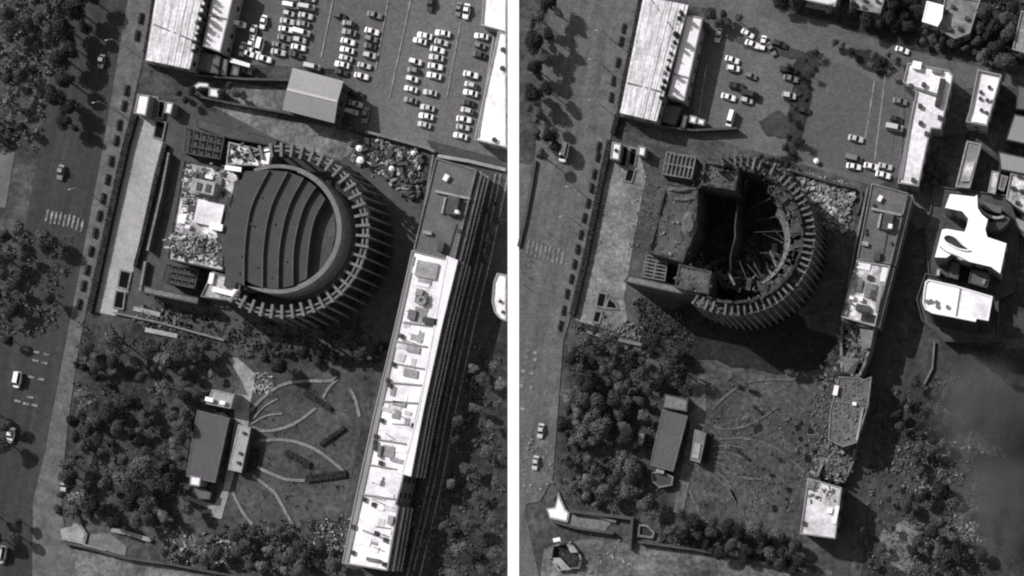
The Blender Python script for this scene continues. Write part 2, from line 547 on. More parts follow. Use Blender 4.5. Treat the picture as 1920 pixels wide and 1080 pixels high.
# road markings: real painted pieces, children of the avenue
def dash(site, px, py, lx, ly, ang, parent, level=9, m=PAINT, name='painted_dash'):
    z = ZS[site] + 0.02 * level
    x, y = W(px, py, z)
    return MB().box(x, y, z, lx / K, ly / K, 0.02, -radians(ang)).build(name, m, parent)


LOC[avL.name] = (0, 0, 0)
LOC[avR.name] = (0, 0, 0)
for i in range(9):
    dash(L, 88 + i * 8.2, 404 + i * 2.2 + R.uniform(-2, 2), 4.6, 24, 11.6, avL, name='crossing_stripe')
    dash(Rr, 990 + i * 8.0, 462 + i * 2.6 + R.uniform(-2, 2), 4.4, 26, 11.6, avR, m=mat('worn_paint', 0.15, 0.35, 0.4, 0.2, 1.5), name='crossing_stripe')
for x, y in ((49, 655), (68, 660), (87, 664), (67, 676), (83, 680), (59, 707), (77, 711), (33, 752), (49, 757), (65, 760), (57, 745)):
    dash(L, x, y, 12, 4.5, 12, avL)
for x, y in ((987, 669), (1002, 674), (983, 683), (998, 687), (981, 696), (997, 700), (990, 658), (1003, 661), (978, 724), (996, 727), (980, 766)):
    dash(Rr, x, y, 8, 6, 12, avR)


# ------------------------------------------------------------------ buildings
def wall_windows(parent, p, zb, h, storey, step, w, hh, ns=(0, -1), every=True):
    """windows on the walls that face the bottom and the right of the photograph"""
    me = None
    for i in range(len(p)):
        a, b = p[i], p[(i + 1) % len(p)]
        l = hypot(b[0] - a[0], b[1] - a[1])
        if l < step * 1.2:
            continue
        ux, uy = (b[0] - a[0]) / l, (b[1] - a[1]) / l
        nx, ny = uy, -ux
        if nx < 0.3 and ny > -0.3:
            continue
        n = int(l / step)
        for f in range(max(1, int(h / storey))):
            for k in range(n):
                t = (k + 0.5) * l / n
                if me is None:
                    me = MB().box(0, 0, 0, w, 0.16, hh).mesh('window', GLASSM)
                o = bpy.data.objects.new('window', me)
                ox, oy, oz = LOC[parent.name]
                o.location = (a[0] + ux * t + nx * 0.03 - ox, a[1] + uy * t + ny * 0.03 - oy, zb + (f + 0.55) * storey - oz)
                o.rotation_euler = (0, 0, atan2(uy, ux))
                o.parent = parent
                COL.objects.link(o)


def building(name, label, cat, site, poly, h, roof, wall=WALLM, par=0.5, parw=0.35, parm=None, bands=0, group=None, windows=None, over=0.0):
    zb = ZS[site]
    zt = zb + h
    p = WP(poly, zt)
    cx, cy = sum(a for a, _ in p) / len(p), sum(b for _, b in p) / len(p)
    t = thing(name, label, cat, (cx, cy, zb), group)
    zr = zt - par
    MB().prism(p, zb - 0.2, zr).build('wall', wall, t)
    q = inset(p, parw) if par > 0.05 else p
    if par > 0.05:
        mb = MB()
        n = len(p)
        po = inset(p, -0.06)
        for i in range(n):
            j = (i + 1) % n
            mb.prism([po[i], po[j], q[j], q[i]], zr - 0.25, zt)
        mb.build('parapet', parm or wall, t)
        MB().prism(inset(p, parw * 0.9), zr - 0.2, zr + 0.05, bottom=False).build('roof', roof, t)
    else:
        MB().prism(inset(p, -over), zr + 0.01, zr + 0.25).build('roof', roof, t)
    for k in range(bands):
        zz = zb + (k + 1) * h / (bands + 1)
        mb = MB()
        po = inset(p, -0.45)
        pi_ = inset(p, 0.1)
        for i in range(len(p)):
            j = (i + 1) % len(p)
            mb.prism([po[i], po[j], pi_[j], pi_[i]], zz - 0.12, zz + 0.12)
        mb.build('floor_band', wall, t)
    if windows:
        wall_windows(t, p, zb, h, *windows)
    return t, p, zr


def roofbox(t, site, h, px, py, lx, ly, lz, m, ang=11.6, name='roof_hatch'):
    """a fixed piece standing on a roof: lx, ly in photograph pixels, centre at its top"""
    z0 = ZS[site] + h
    z1 = z0 + lz
    x, y = W(px, py, z1)
    s = (HC - z1) / HC / K
    mb = MB().box(x, y, (z0 - 0.15 + z1) / 2, lx * s, ly * s, lz + 0.15, -radians(ang))
    mb.box(x, y, z1 + 0.05, lx * s + 0.12, ly * s + 0.12, 0.1, -radians(ang))
    return mb.build(name, m, t)


def roofpipe(t, site, h, px, py, r, lz, m, name='roof_vent'):
    z0 = ZS[site] + h
    x, y = W(px, py, z0 + lz)
    return MB().cyl(x, y, z0 - 0.1, z0 + lz, r, r * 0.9, 9).cyl(x, y, z0 + lz, z0 + lz + 0.12, r * 1.25, r * 0.4, 9).build(name, m, t)


def crosswall(t, site, h, a, b, w, hh, m, name='dividing_parapet'):
    z = ZS[site] + h
    return ribbon([W(*a, z + hh), W(*b, z + hh)], w, z - 0.1, z + hh).build(name, m, t)


def panel_roof(t, site, poly, h, n, m, lift=0.08, slope=0.0):
    """poly = four corners: top-left, top-right, bottom-right, bottom-left; long sheets run top to bottom"""
    z = ZS[site] + h
    for k in range(n):
        a, b = lerp(poly[0], poly[1], k / n), lerp(poly[0], poly[1], (k + 0.94) / n)
        d, c = lerp(poly[3], poly[2], k / n), lerp(poly[3], poly[2], (k + 0.94) / n)
        dz = (0.0 if k % 2 else lift) + slope * (1 - abs(2 * (k + .5) / n - 1))
        p = WP([a, b, c, d], z)
        MB().prism(p, z - 0.3, z + 0.06 + dz).build('roof_sheet', m, t)


# --- left: white halls
HL = [(297, -30), (392, -30), (356, 130), (274, 113)]
t, p, zr = building('sheet_roofed_hall', 'white hall with streaked sheet roof beside the avenue, left view', 'building', L, HL, 6.5, WSTRIPE, WALLM, par=0.0, windows=(3.2, 4, 1.4, 1.2))
panel_roof(t, L, [(297, -30), (392, -30), (356, 130), (274, 113)], 6.75, 14, WSTRIPE, 0.07, 0.35)
crosswall(t, L, 6.9, (288, 45), (366, 78), 0.45, 0.25, CONC, 'roof_joint')
HR2 = [(402, -30), (443, -30), (413, 98), (380, 86)]
t, p, zr = building('white_flat_hall', 'narrow plain white hall right of the streaked hall, left view', 'building', L, HR2, 5.5, WPLAIN, WALLM, par=0.3, windows=(3.0, 4, 1.4, 1.2))
crosswall(t, L, 5.3, (392, 28), (428, 36), 0.5, 0.3, LGREY, 'roof_joint')
# right: the same halls
t, p, zr = building('sheet_roofed_hall', 'white hall with streaked sheet roof beside the avenue, right view', 'building', Rr, [(1207, -6), (1291, 10), (1231, 228), (1163, 212)], 6.5, WSTRIPE, WALLM, par=0.0, windows=(3.2, 4, 1.4, 1.2))
panel_roof(t, Rr, [(1207, -6), (1291, 10), (1231, 228), (1163, 212)], 6.75, 14, WSTRIPE, 0.07, 0.35)
crosswall(t, Rr, 6.9, (1176, 155), (1240, 172), 0.45, 0.25, CONC, 'roof_joint')
crosswall(t, Rr, 6.9, (1222, 0), (1262, 55), 0.3, 0.2, CONCD, 'roof_crack')
t, p, zr = building('white_flat_hall', 'narrow plain white hall right of the streaked hall, right view', 'building', Rr, [(1287, 27), (1318, 33), (1283, 190), (1251, 181)], 5.5, WPLAIN, WALLM, par=0.3, windows=(3.0, 4, 1.4, 1.2))
crosswall(t, Rr, 5.3, (1263, 138), (1293, 146), 0.5, 0.3, LGREY, 'roof_joint')

# --- left: grey gabled house
zt = ZS[L] + 7.0
gp = {k: v for k, v in zip(('a', 'b', 'c', 'd'), ((549, 127), (644, 152), (627, 231), (529, 206)))}
e = [W(*gp[k], zt) for k in 'abcd']
r0, r1 = W(538, 167, zt + 1.6), W(633, 190, zt + 1.6)
cx, cy = sum(q[0] for q in e) / 4, sum(q[1] for q in e) / 4
t = thing('gabled_house', 'grey gabled house with pale ridge between theatre and car park', 'house', (cx, cy, ZS[L]))
ee = ccw(inset(ccw(e), 0.4))
MB().prism(ee, ZS[L] - .2, zt - 0.05).build('wall', DWALL, t)
mb = MB()
mb.add([(*e[0], zt), (*e[1], zt), (*r1, zt + 1.6), (*r0, zt + 1.6), (*e[0], zt - .2), (*e[1], zt - .2)], [(0, 3, 2, 1), (0, 1, 5, 4)])
mb.build('roof', mat('gable_roof_back', 0.27, 0.05, 0.1, 0.06, 1.2), t)
mb = MB()
mb.add([(*e[3], zt), (*e[2], zt), (*r1, zt + 1.6), (*r0, zt + 1.6), (*e[3], zt - .2), (*e[2], zt - .2)], [(0, 1, 2, 3), (0, 4, 5, 1)])
mb.build('roof', mat('gable_roof_front', 0.255, 0.05, 0.1, 0.06, 1.2), t)
mb = MB()
mb.add([(*e[1], zt), (*e[2], zt), (*r1, zt + 1.6), (*e[0], zt), (*e[3], zt), (*r0, zt + 1.6)], [(0, 2, 1), (3, 4, 5)])
mb.build('gable', DWALL, t)
ribbon([(r0[0], r0[1]), (r1[0], r1[1])], 0.8, zt + 1.45, zt + 1.68).build('ridge_cap', RIDGE, t)
wall_windows(t, ee, ZS[L], 6.5, 3.2, 3.5, 1.4, 1.2)

# --- left: depots at the right edge of the left view
t, p, zr = building('white_depot', 'white flat depot at the top right of the left view', 'building', L, [(908, -30), (949, -30), (949, 60), (902, 47)], 5.0, WROOF, WALLM, par=0.5, parm=CONCL)
t, p, zr = building('white_depot', 'long white roofed depot right of the parked cars, left view', 'building', L, [(934, 58), (949, 62), (949, 276), (889, 262)], 6.0, WROOF, WALLM, par=0.4, parm=CONCL, windows=(3, 4, 1.4, 1.2))
for x, y in ((943, 93), (942, 128), (927, 262)):
    roofpipe(t, L, 5.6, x, y, 0.7, 0.8, DWALL)
crosswall(t, L, 5.65, (925, 70), (896, 258), 0.5, 0.25, LGREY, 'roof_ledge')
t, p, zr = building('white_rounded_block', 'white round cornered roof at right edge of the left view', 'building', L, [(932, 512), (949, 515), (949, 602), (936, 596), (927, 585), (922, 565), (925, 530)], 9.0, WROOF, DWALL, par=0.4, parm=CONCL, bands=2)
for x, y in ((938, 565), (943, 585)):
    roofpipe(t, L, 8.6, x, y, 0.5, 0.6, CONCD)

# --- left: sheds, kiosks
t, *_ = building('grey_shed', 'flat grey shed below the plain white hall, left view', 'shed', L, [(369, 93), (414, 106), (409, 139), (363, 130)], 3.5, GREY, DWALL, par=0.2)
t, *_ = building('grey_shed', 'narrow grey shed beside the flat grey shed, left view', 'shed', L, [(416, 108), (428, 110), (424, 142), (411, 139)], 3.0, CONC, DWALL, par=0.15)
t, *_ = building('small_shed', 'pale low shed right of the narrow grey shed, left view', 'shed', L, [(436, 122), (450, 125), (446, 143), (432, 140)], 2.8, CONC, DWALL, par=0.15)
t, *_ = building('white_trailer', 'long white trailer roof beside the packed cars, left view', 'trailer', L, [(434, 109), (470, 120), (468, 127), (432, 117)], 3.0, WPLAIN, WALLM, par=0.0)
t, *_ = building('gate_kiosk', 'white roofed gate kiosk by the avenue pavement, left view', 'kiosk', L, [(258, 176), (280, 179), (273, 217), (251, 212)], 3.6, WPLAIN, WALLM, par=0.25)
t, *_ = building('small_kiosk', 'small white kiosk right of the gate kiosk, left view', 'kiosk', L, [(311, 191), (325, 193), (320, 214), (307, 211)], 3.2, WPLAIN, WALLM, par=0.2)
t, *_ = building('white_cabin', 'small white cabin roof above the theatre forecourt, left view', 'cabin', L, [(392, 164), (412, 167), (408, 183), (391, 180)], 3.0, WPLAIN, WALLM, par=0.15)
t, *_ = building('curved_cabin', 'low white curved cabin beside the white cabin, left view', 'cabin', L, [(364, 160), (372, 154), (390, 155), (392, 164), (375, 163), (364, 168)], 3.0, WPLAIN, WALLM, par=0.1)
t, *_ = building('gate_kiosk', 'white roofed gate kiosk by the avenue pavement, right view', 'kiosk', Rr, [(1148, 266), (1165, 269), (1160, 300), (1144, 297)], 3.6, WPLAIN, WALLM, par=0.25)
roofpipe(t, Rr, 3.4, 1155, 282, 0.5, 0.4, DWALL)
t, *_ = building('small_kiosk', 'small white kiosk right of the gate kiosk, right view', 'kiosk', Rr, [(1197, 273), (1211, 276), (1208, 293), (1195, 290)], 3.2, WPLAIN, WALLM, par=0.2)
t, *_ = building('white_cabin', 'pair of white roofed cabins below the plain hall, right view', 'cabin', Rr, [(1294, 216), (1307, 219), (1304, 232), (1292, 229)], 3.0, WPLAIN, WALLM, par=0.1)
t, *_ = building('white_cabin', 'bright white cabin roof left of the dark car park edge, right view', 'cabin', Rr, [(1309, 221), (1322, 225), (1319, 235), (1307, 232)], 3.0, WPLAIN, WALLM, par=0.1)
t, *_ = building('grey_shed', 'narrow grey shed left of the white cabins, right view', 'shed', Rr, [(1282, 215), (1290, 217), (1284, 241), (1276, 239)], 3.0, CONC, DWALL, par=0.1)
t, *_ = building('grey_shed', 'low grey shed below the plain white hall, right view', 'shed', Rr, [(1246, 195), (1280, 200), (1266, 236), (1240, 228)], 2.8, GREY, DWALL, par=0.1)


# sunken courts beside the kiosks (dark openings framed by kerbs)
def court(site, poly, label):
    z = ZS[site] + 0.45
    p = WP(poly, z)
    c = (sum(a for a, _ in p) / len(p), sum(b for _, b in p) / len(p), ZS[site])
    t = thing('dark_court', label, 'court', c)
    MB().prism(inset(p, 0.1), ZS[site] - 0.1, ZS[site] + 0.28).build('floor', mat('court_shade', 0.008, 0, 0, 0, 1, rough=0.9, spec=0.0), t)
    q = inset(p, -0.5)
    for i in range(len(p)):
        j = (i + 1) % len(p)
        MB().prism([q[i], q[j], p[j], p[i]], ZS[site] - 0.1, z).build('kerb', CONC, t)


court(L, [(283, 182), (294, 184), (286, 222), (275, 219)], 'dark court right of the gate kiosk, left view')
court(L, [(300, 190), (308, 192), (302, 221), (296, 219)], 'dark court left of the small kiosk, left view')
court(L, [(294, 227), (309, 231), (303, 260), (289, 256)], 'dark court at the top of the pale plaza, left view')
court(L, [(227, 508), (244, 512), (238, 541), (222, 537)], 'upper dark court at the foot of the pale plaza, left view')
court(L, [(219, 546), (233, 549), (229, 578), (214, 575)], 'lower dark court at the foot of the pale plaza, left view')
court(Rr, [(1169, 274), (1177, 276), (1172, 312), (1161, 309)], 'dark court right of the gate kiosk, right view')
court(Rr, [(1183, 278), (1193, 280), (1189, 309), (1179, 307)], 'dark court left of the small kiosk, right view')
court(Rr, [(1177, 318), (1189, 321), (1183, 340), (1172, 338)], 'dark court at the top of the dusty plaza, right view')
court(Rr, [(1124, 550), (1136, 552), (1131, 575), (1119, 573)], 'upper left dark court at the foot of the dusty plaza, right view')
court(Rr, [(1142, 561), (1152, 568), (1156, 578), (1137, 576)], 'upper right dark court at the foot of the dusty plaza, right view')
court(Rr, [(1117, 584), (1127, 586), (1122, 604), (1112, 602)], 'lower dark court at the foot of the dusty plaza, right view')


# --- the long blocks
def balconies(t, site, a, b, h, n, m, out=1.3):
    m = mat('balcony_concrete', 0.2, 0.15, 0.3, 0.12, 1.0)
    """balcony slabs and fronts along the right-hand wall a-b (pixels at roof height)"""
    z0 = ZS[site]
    A, B = W(*a, z0 + h), W(*b, z0 + h)
    dx, dy = B[0] - A[0], B[1] - A[1]
    l = hypot(dx, dy)
    nx, ny = -dy / l, dx / l
    if nx < 0:
        nx, ny = -nx, -ny
    for k in range(n):
        z = z0 + (k + 0.9) * h / (n + 0.5)
        q = ccw([A, B, (B[0] + nx * out, B[1] + ny * out), (A[0] + nx * out, A[1] + ny * out)])
        sl = MB().prism(q, z - 0.1, z + 0.1).build('balcony', m, t)
        f = ccw([(A[0] + nx * out, A[1] + ny * out), (B[0] + nx * out, B[1] + ny * out), (B[0] + nx * (out + .12), B[1] + ny * (out + .12)), (A[0] + nx * (out + .12), A[1] + ny * (out + .12))])
        MB().prism(f, z - 0.1, z + 0.95).build('balustrade', m, sl)


HB = 10.0
# left: grey upper part
t, p, zr = building('grey_roofed_block', 'grey flat roofed upper end of the long block, left view', 'building', L, [(817, 296), (893, 318), (852, 486), (775, 468)], HB, GREY, FACADE, par=0.4, parm=CONC, windows=(3.3, 4, 1.6, 1.4))
balconies(t, L, (893, 318), (852, 486), HB, 3, CONCD)
crosswall(t, L, 9.6, (815, 358), (880, 372), 0.7, 0.9, CONCL, 'dividing_parapet')
crosswall(t, L, 9.6, (835, 370), (828, 400), 0.6, 0.9, CONCL, 'dividing_parapet')
roofbox(t, L, 9.6, 848, 385, 20, 34, 1.6, GREYD)
roofbox(t, L, 9.6, 856, 397, 6, 6, 1.9, WPLAIN)
roofbox(t, L, 9.6, 836, 333, 8, 12, 0.9, WPLAIN, 30)
roofbox(t, L, 9.6, 801, 436, 16, 6, 0.8, CONCL)
roofbox(t, L, 9.6, 826, 462, 10, 18, 1.4, CONCD)
roofpipe(t, L, 9.6, 861, 433, 0.6, 0.8, DWALL)
crosswall(t, L, 9.6, (856, 420), (838, 482), 0.3, 0.3, CONCD, 'roof_pipe')
# left: white main part
WB = [(772, 469), (838, 484), (834, 500), (828, 600), (795, 760), (768, 893), (746, 960), (726, 1070), (641, 1056), (668, 920), (700, 770), (745, 590)]
WB = [(772, 469), (842, 486), (818, 610), (784, 768), (752, 912), (742, 945), (747, 950), (726, 1070), (641, 1056), (668, 925), (700, 778), (740, 610)]
t, p, zr = building('white_roofed_block', 'long white roofed block right of the theatre and park, left view', 'building', L, WB, HB, WROOF, FACADE, par=0.5, parm=LGREY, windows=(3.3, 4, 1.6, 1.4))
balconies(t, L, (747, 950), (726, 1070), HB, 3, CONCD)
tl = t
# raised strip along the right edge
t2, *_ = building('white_side_wing', 'narrow bright white wing along the right of the long block, left view', 'building', L, [(838, 480), (858, 488), (829, 606), (793, 770), (770, 893), (752, 888), (784, 770), (814, 606)], HB + 0.6, WPLAIN, FACADE, par=0.15, parm=WPLAIN)
balconies(t2, L, (858, 488), (829, 606), HB, 3, CONCD)
balconies(t2, L, (829, 606), (793, 770), HB, 3, CONCD)
balconies(t2, L, (793, 770), (770, 893), HB, 3, CONCD)
zr = 9.5
crosswall(tl, L, zr, (774, 480), (648, 1056), 1.3, 0.35, LGREY, 'roof_ledge')
for a, b in (((755, 604), (818, 612)), ((742, 640), (800, 650)), ((733, 680), (808, 694)), ((722, 716), (790, 722)), ((716, 752), (790, 756)), ((698, 822), (760, 832)), ((686, 870), (744, 880)), ((672, 926), (742, 936)), ((680, 994), (728, 1014))):
    crosswall(tl, L, zr, a, b, 0.45, 0.45, LGREY)
for x, y, lx, ly, lz, m in ((800, 506, 40, 30, 0.5, CONCL), (790, 560, 22, 18, 1.0, CONC), (786, 548, 12, 12, 1.4, CONCL), (772, 590, 14, 18, 0.8, CONC), (806, 602, 26, 12, 1.0, CONCD),
                            (775, 655, 24, 12, 0.3, CONCL), (770, 700, 26, 14, 0.3, CONCL), (748, 757, 24, 8, 0.35, CONCL), (712, 846, 5, 22, 0.9, CONC), (728, 846, 22, 20, 0.3, CONCL),
                            (705, 898, 22, 14, 0.5, WPLAIN), (709, 903, 8, 8, 0.9, WPLAIN), (700, 1050, 26, 6, 0.5, CONC), (732, 975, 10, 16, 0.8, CONCL)):
    roofbox(tl, L, zr, x, y, lx, ly, lz, m)
for x, y in ((752, 630), (737, 683), (727, 713), (730, 722), (816, 645), (715, 788), (774, 798), (704, 818), (703, 830), (702, 840), (713, 868), (682, 936), (700, 946), (736, 976), (662, 988), (722, 1012), (660, 1036), (720, 1058), (705, 1000)):
    roofbox(tl, L, zr, x, y, 6, 8, 0.7, DWALL, name='roof_vent')
MB().ring(*W(790, 563, ZS[L] + 10.9), 0.7, 1.5, 0, 360, ZS[L] + 9.4, ZS[L] + 10.9, 20).build('water_tank', CONCL, tl)

rp = random.Random(77)
PM = [WPLAIN, CONCL, LGREY, WROOF, mat('membrane', 0.5, 0.2, 0.2, 0.1, 1.0)]
for k in range(46):
    u = rp.random()
    base = lerp((760, 500), (662, 1045), u)
    px, py = base[0] + rp.uniform(14, 62) * (1 if u < 0.8 else 0.9), base[1] + rp.uniform(-4, 4)
    roofbox(tl, L, 9.5, px, py, rp.uniform(6, 26), rp.uniform(5, 18), rp.uniform(0.06, 0.2), rp.choice(PM), 11.6 + rp.choice((0, 0, 0, 8)), 'roof_patch')
for k in range(14):
    u = rp.random()
    base = lerp((768, 500), (668, 1040), u)
    a = (base[0] + rp.uniform(8, 30), base[1])
    b = (a[0] + rp.uniform(8, 34), a[1] + rp.uniform(2, 14))
    crosswall(tl, L, 9.55, a, b, 0.22, 0.22, CONC, 'roof_pipe')
# right: damaged block in sections
t, p, zr = building('grey_roofed_block', 'grey flat roofed upper end of the damaged block, right view', 'building', Rr, [(1634, 343), (1703, 362), (1670, 495), (1606, 486)], HB, GREY, FACADE, par=0.4, parm=CONC, windows=(3.3, 4, 1.6, 1.4))
balconies(t, Rr, (1703, 362), (1670, 495), HB, 3, CONCD)
crosswall(t, Rr, 9.6, (1634, 391), (1690, 403), 0.7, 0.9, CONCL)
crosswall(t, Rr, 9.6, (1652, 400), (1646, 428), 0.6, 0.9, CONCL)
roofbox(t, Rr, 9.6, 1664, 416, 18, 30, 1.5, GREYD)
roofbox(t, Rr, 9.6, 1669, 424, 7, 8, 1.9, WPLAIN)
roofbox(t, Rr, 9.6, 1650, 372, 7, 11, 0.9, WPLAIN, 30)
roofbox(t, Rr, 9.6, 1622, 457, 12, 7, 0.8, CONCL)
roofbox(t, Rr, 9.6, 1644, 480, 12, 16, 1.2, CONCD)
for x, y in ((1638, 384), (1622, 430), (1623, 437), (1672, 456)):
    roofpipe(t, Rr, 9.6, x, y, 0.5, 0.6, DWALL)
crosswall(t, Rr, 9.6, (1663, 440), (1653, 490), 0.3, 0.3, CONCD, 'roof_pipe')
t, p, zr = building('cluttered_roof_block', 'cluttered white roofed section of the damaged block, right view', 'building', Rr, [(1606, 488), (1669, 498), (1652, 562), (1640, 612), (1577, 594)], HB, MESSY, FACADE, par=0.5, parm=CONCL, windows=(3.3, 4, 1.6, 1.4))
balconies(t, Rr, (1669, 498), (1640, 612), HB, 3, CONCD)
for x, y, lx, ly, lz, m in ((1620, 498, 24, 14, 0.2, WPLAIN), (1657, 515, 10, 26, 0.3, WPLAIN), (1631, 520, 10, 8, 0.8, DWALL), (1612, 535, 8, 22, 0.5, CONC), (1632, 545, 20, 26, 0.5, CONC), (1636, 552, 8, 16, 0.9, CONCD),
                            (1597, 557, 7, 7, 1.0, WHITE), (1614, 560, 7, 7, 1.0, WHITE), (1618, 578, 26, 12, 0.9, CONCD), (1628, 596, 26, 14, 0.4, CHAR), (1586, 580, 8, 22, 0.4, CONC), (1648, 560, 5, 50, 0.6, CONCL)):
    roofbox(t, Rr, 9.5, x, y, lx, ly, lz, m)


def shell(name, label, site, poly, h, floor_h, m, fm, w=0.5, jag=1.2, seed=1, n_sub=5):
    """roofless ruin: jagged outer walls round a low charred floor"""
    r = random.Random(seed)
    zb = ZS[site]
    p = WP(poly, zb + h)
    c = (sum(a for a, _ in p) / len(p), sum(b for _, b in p) / len(p), zb)
    t = thing(name, label, 'ruin', c)
    q = inset(p, w)
    MB().prism(inset(p, w * .9), zb - 0.2, zb + floor_h).build('floor', fm, t)
    for i in range(len(p)):
        j = (i + 1) % len(p)
        mb = MB()
        zs = [h - r.uniform(0, jag) for _ in range(n_sub + 1)]
        for k in range(n_sub):
            a, b = lerp(p[i], p[j], k / n_sub), lerp(p[i], p[j], (k + 1) / n_sub)
            d, e_ = lerp(q[i], q[j], k / n_sub), lerp(q[i], q[j], (k + 1) / n_sub)
            mb.prism([a, b, e_, d], zb - 0.2, [zb + zs[k], zb + zs[k + 1], zb + zs[k + 1], zb + zs[k]])
        mb.build('broken_wall', m, t)
    return t


def debris(name, site, poly, n, size, h0, m, seed, label, parent=None, flat=0.5):
    """uncountable rubble: small tilted chunks, one object"""
    r = random.Random(seed)
    xs, ys = [q[0] for q in poly], [q[1] for q in poly]
    mb = MB()
    k = 0
    n = int(n * 1.5)
    while k < n:
        x, y = r.uniform(min(xs), max(xs)), r.uniform(min(ys), max(ys))
        if not inside((x, y), poly):
            continue
        k += 1
        x, y = x + r.gauss(0, 5), y + r.gauss(0, 5)
        s = 0.72 * size * r.choice((0.4, 0.5, 0.6, 0.7, 0.9, 1.2, 1.7)) * r.uniform(0.8, 1.2)
        z = ZS[site] + h0
        wx, wy = W(x, y, z)
        mb.box(wx, wy, z + s * flat * 0.3, s * r.uniform(0.6, 1.9), s * r.uniform(0.35, 0.9), s * flat * r.uniform(0.4, 1.2), r.uniform(0, pi), r.uniform(-.5, .5), r.uniform(-.5, .5))
    o = mb.build(name, m, parent)
    o['kind'] = 'stuff'
    if label and parent is None:
        o['label'] = label
        o['category'] = 'rubble'
    return o


t = shell('burnt_out_section', 'burnt out roofless section of the damaged block, right view', Rr, [(1576, 596), (1640, 613), (1630, 660), (1612, 706), (1574, 700), (1572, 640)], 9.0, 3.0, CONC, CHAR, 0.8, 3.5, 5)
debris('rubble', Rr, [(1580, 605), (1634, 615), (1612, 690), (1578, 690)], 240, 1.0, 5.0, RUBBLE, 21, None, t)
MB().prism(WP([(1612, 616), (1638, 620), (1632, 652), (1616, 655)], 8.4), 7.9, 8.4).build('roof_slab', CONC, t)
MB().prism(WP([(1580, 668), (1612, 672), (1600, 702), (1584, 700)], 6.5), 5.2, [7.4, 6.0, 5.6, 6.8]).build('fallen_slab', CONC, t)
t, p, zr = building('grey_roofed_section', 'grey dusty flat section in the middle of the damaged block, right view', 'building', Rr, [(1573, 706), (1612, 708), (1620, 712), (1634, 706), (1628, 760), (1606, 830), (1580, 838), (1553, 825), (1556, 770)], HB - 1.5, mat('dusty_roof', 0.11, 0.12, 0.1, 0.14, 1.2, mott=0.35), FACADE, par=0.3, parm=CONC, windows=(3.0, 4, 1.6, 1.4))
roofbox(t, Rr, 8.2, 1567, 732, 8, 18, 0.9, WPLAIN)
roofbox(t, Rr, 8.2, 1602, 757, 7, 6, 0.7, WPLAIN)
crosswall(t, Rr, 8.2, (1565, 753), (1620, 760), 0.35, 0.4, CONC)
debris('roof_debris', Rr, [(1572, 710), (1625, 712), (1605, 826), (1556, 822)], 160, 0.55, 8.3, RUBBLE, 67, None, t)
crosswall(t, Rr, 8.2, (1618, 764), (1606, 826), 0.6, 0.5, CONCL, 'roof_ledge')
t = shell('collapsed_section', 'collapsed section above the south white roof end, right view', Rr, [(1552, 828), (1580, 840), (1606, 832), (1598, 870), (1582, 905), (1530, 895)], 4.5, 1.2, CONC, SCORCH, 0.6, 3.4, 8)
debris('rubble', Rr, [(1552, 834), (1602, 836), (1584, 900), (1530, 892)], 320, 1.1, 2.0, RUBBLE, 22, None, t)
t, p, zr = building('south_roof_end', 'white roofed south end of the damaged block, right view', 'building', Rr, [(1514, 896), (1578, 914), (1566, 1010), (1500, 1001)], HB - 1, mat('stained_white_roof', 0.5, 0.4, 0.07, 0.12, 0.8, mott=0.25), FACADE, par=0.4, parm=LGREY, windows=(3.0, 4, 1.6, 1.4))
roofbox(t, Rr, 8.6, 1556, 957, 9, 9, 0.9, WHITE)
roofbox(t, Rr, 8.6, 1567, 965, 7, 34, 0.5, WPLAIN)
roofbox(t, Rr, 8.6, 1507, 981, 6, 8, 0.6, DWALL)
roofbox(t, Rr, 8.6, 1521, 908, 12, 16, 0.8, CONC)
debris('rubble', Rr, [(1518, 905), (1570, 918), (1562, 940), (1515, 935)], 60, 0.6, 8.7, RUBBLE, 23, None, t)

# --- right: town buildings
t, p, zr = building('l_shaped_building', 'L shaped white building right of the car park, right view', 'building', Rr, [(1702, 117), (1778, 131), (1787, 142), (1764, 242), (1746, 240), (1738, 272), (1722, 349), (1683, 343), (1697, 272), (1718, 172), (1693, 154)], 8.0, mat('l_roof', 0.66, 0.16, 0.1, 0.1, 0.8, mott=0.25), WALLM, par=0.5, parm=LGREY, windows=(3.2, 4, 1.5, 1.3))
roofbox(t, Rr, 7.5, 1719, 122, 16, 13, 1.2, WHITE)
crosswall(t, Rr, 7.5, (1697, 158), (1758, 178), 0.8, 0.7, CONC)
crosswall(t, Rr, 7.5, (1768, 147), (1757, 198), 1.6, 1.4, DWALL, 'stair_bulkhead')
crosswall(t, Rr, 7.5, (1714, 190), (1690, 335), 0.6, 0.4, LGREY, 'roof_ledge')
for x, y in ((1726, 230), (1725, 198), (1762, 220), (1737, 250), (1712, 337), (1708, 160), (1732, 158)):
    roofbox(t, Rr, 7.5, x, y, 7, 7, 0.9, CONCD, name='roof_vent')
roofbox(t, Rr, 7.5, 1757, 133, 18, 8, 0.8, CONC)
t, p, zr = building('spotted_roof_house', 'tall white roofed house with dark roof vents, top right of right view', 'house', Rr, [(1833, 130), (1878, 140), (1850, 236), (1811, 228), (1818, 206)], 9.0, mat('spot_roof', 0.74, 0.12, 0.12, 0.08, 1), WALLM, par=0.9, parm=LGREY, windows=(3.2, 4, 1.5, 1.3))
for x, y in ((1855, 163), (1839, 172), (1838, 184), (1851, 187), (1861, 190), (1840, 206), (1850, 211)):
    roofbox(t, Rr, 8.1, x, y, 5, 5, 0.7, DWALL, name='roof_vent')
roofbox(t, Rr, 8.1, 1838, 224, 24, 12, 0.6, WHITE)
t, p, zr = building('white_cube_house', 'bright white cube house at the top of the right view', 'house', Rr, [(1738, 2), (1769, 10), (1766, 34), (1758, 49), (1729, 40)], 7.5, WHITE, WALLM, par=0.2, parm=WHITE, windows=(3.2, 3, 1.4, 1.2))
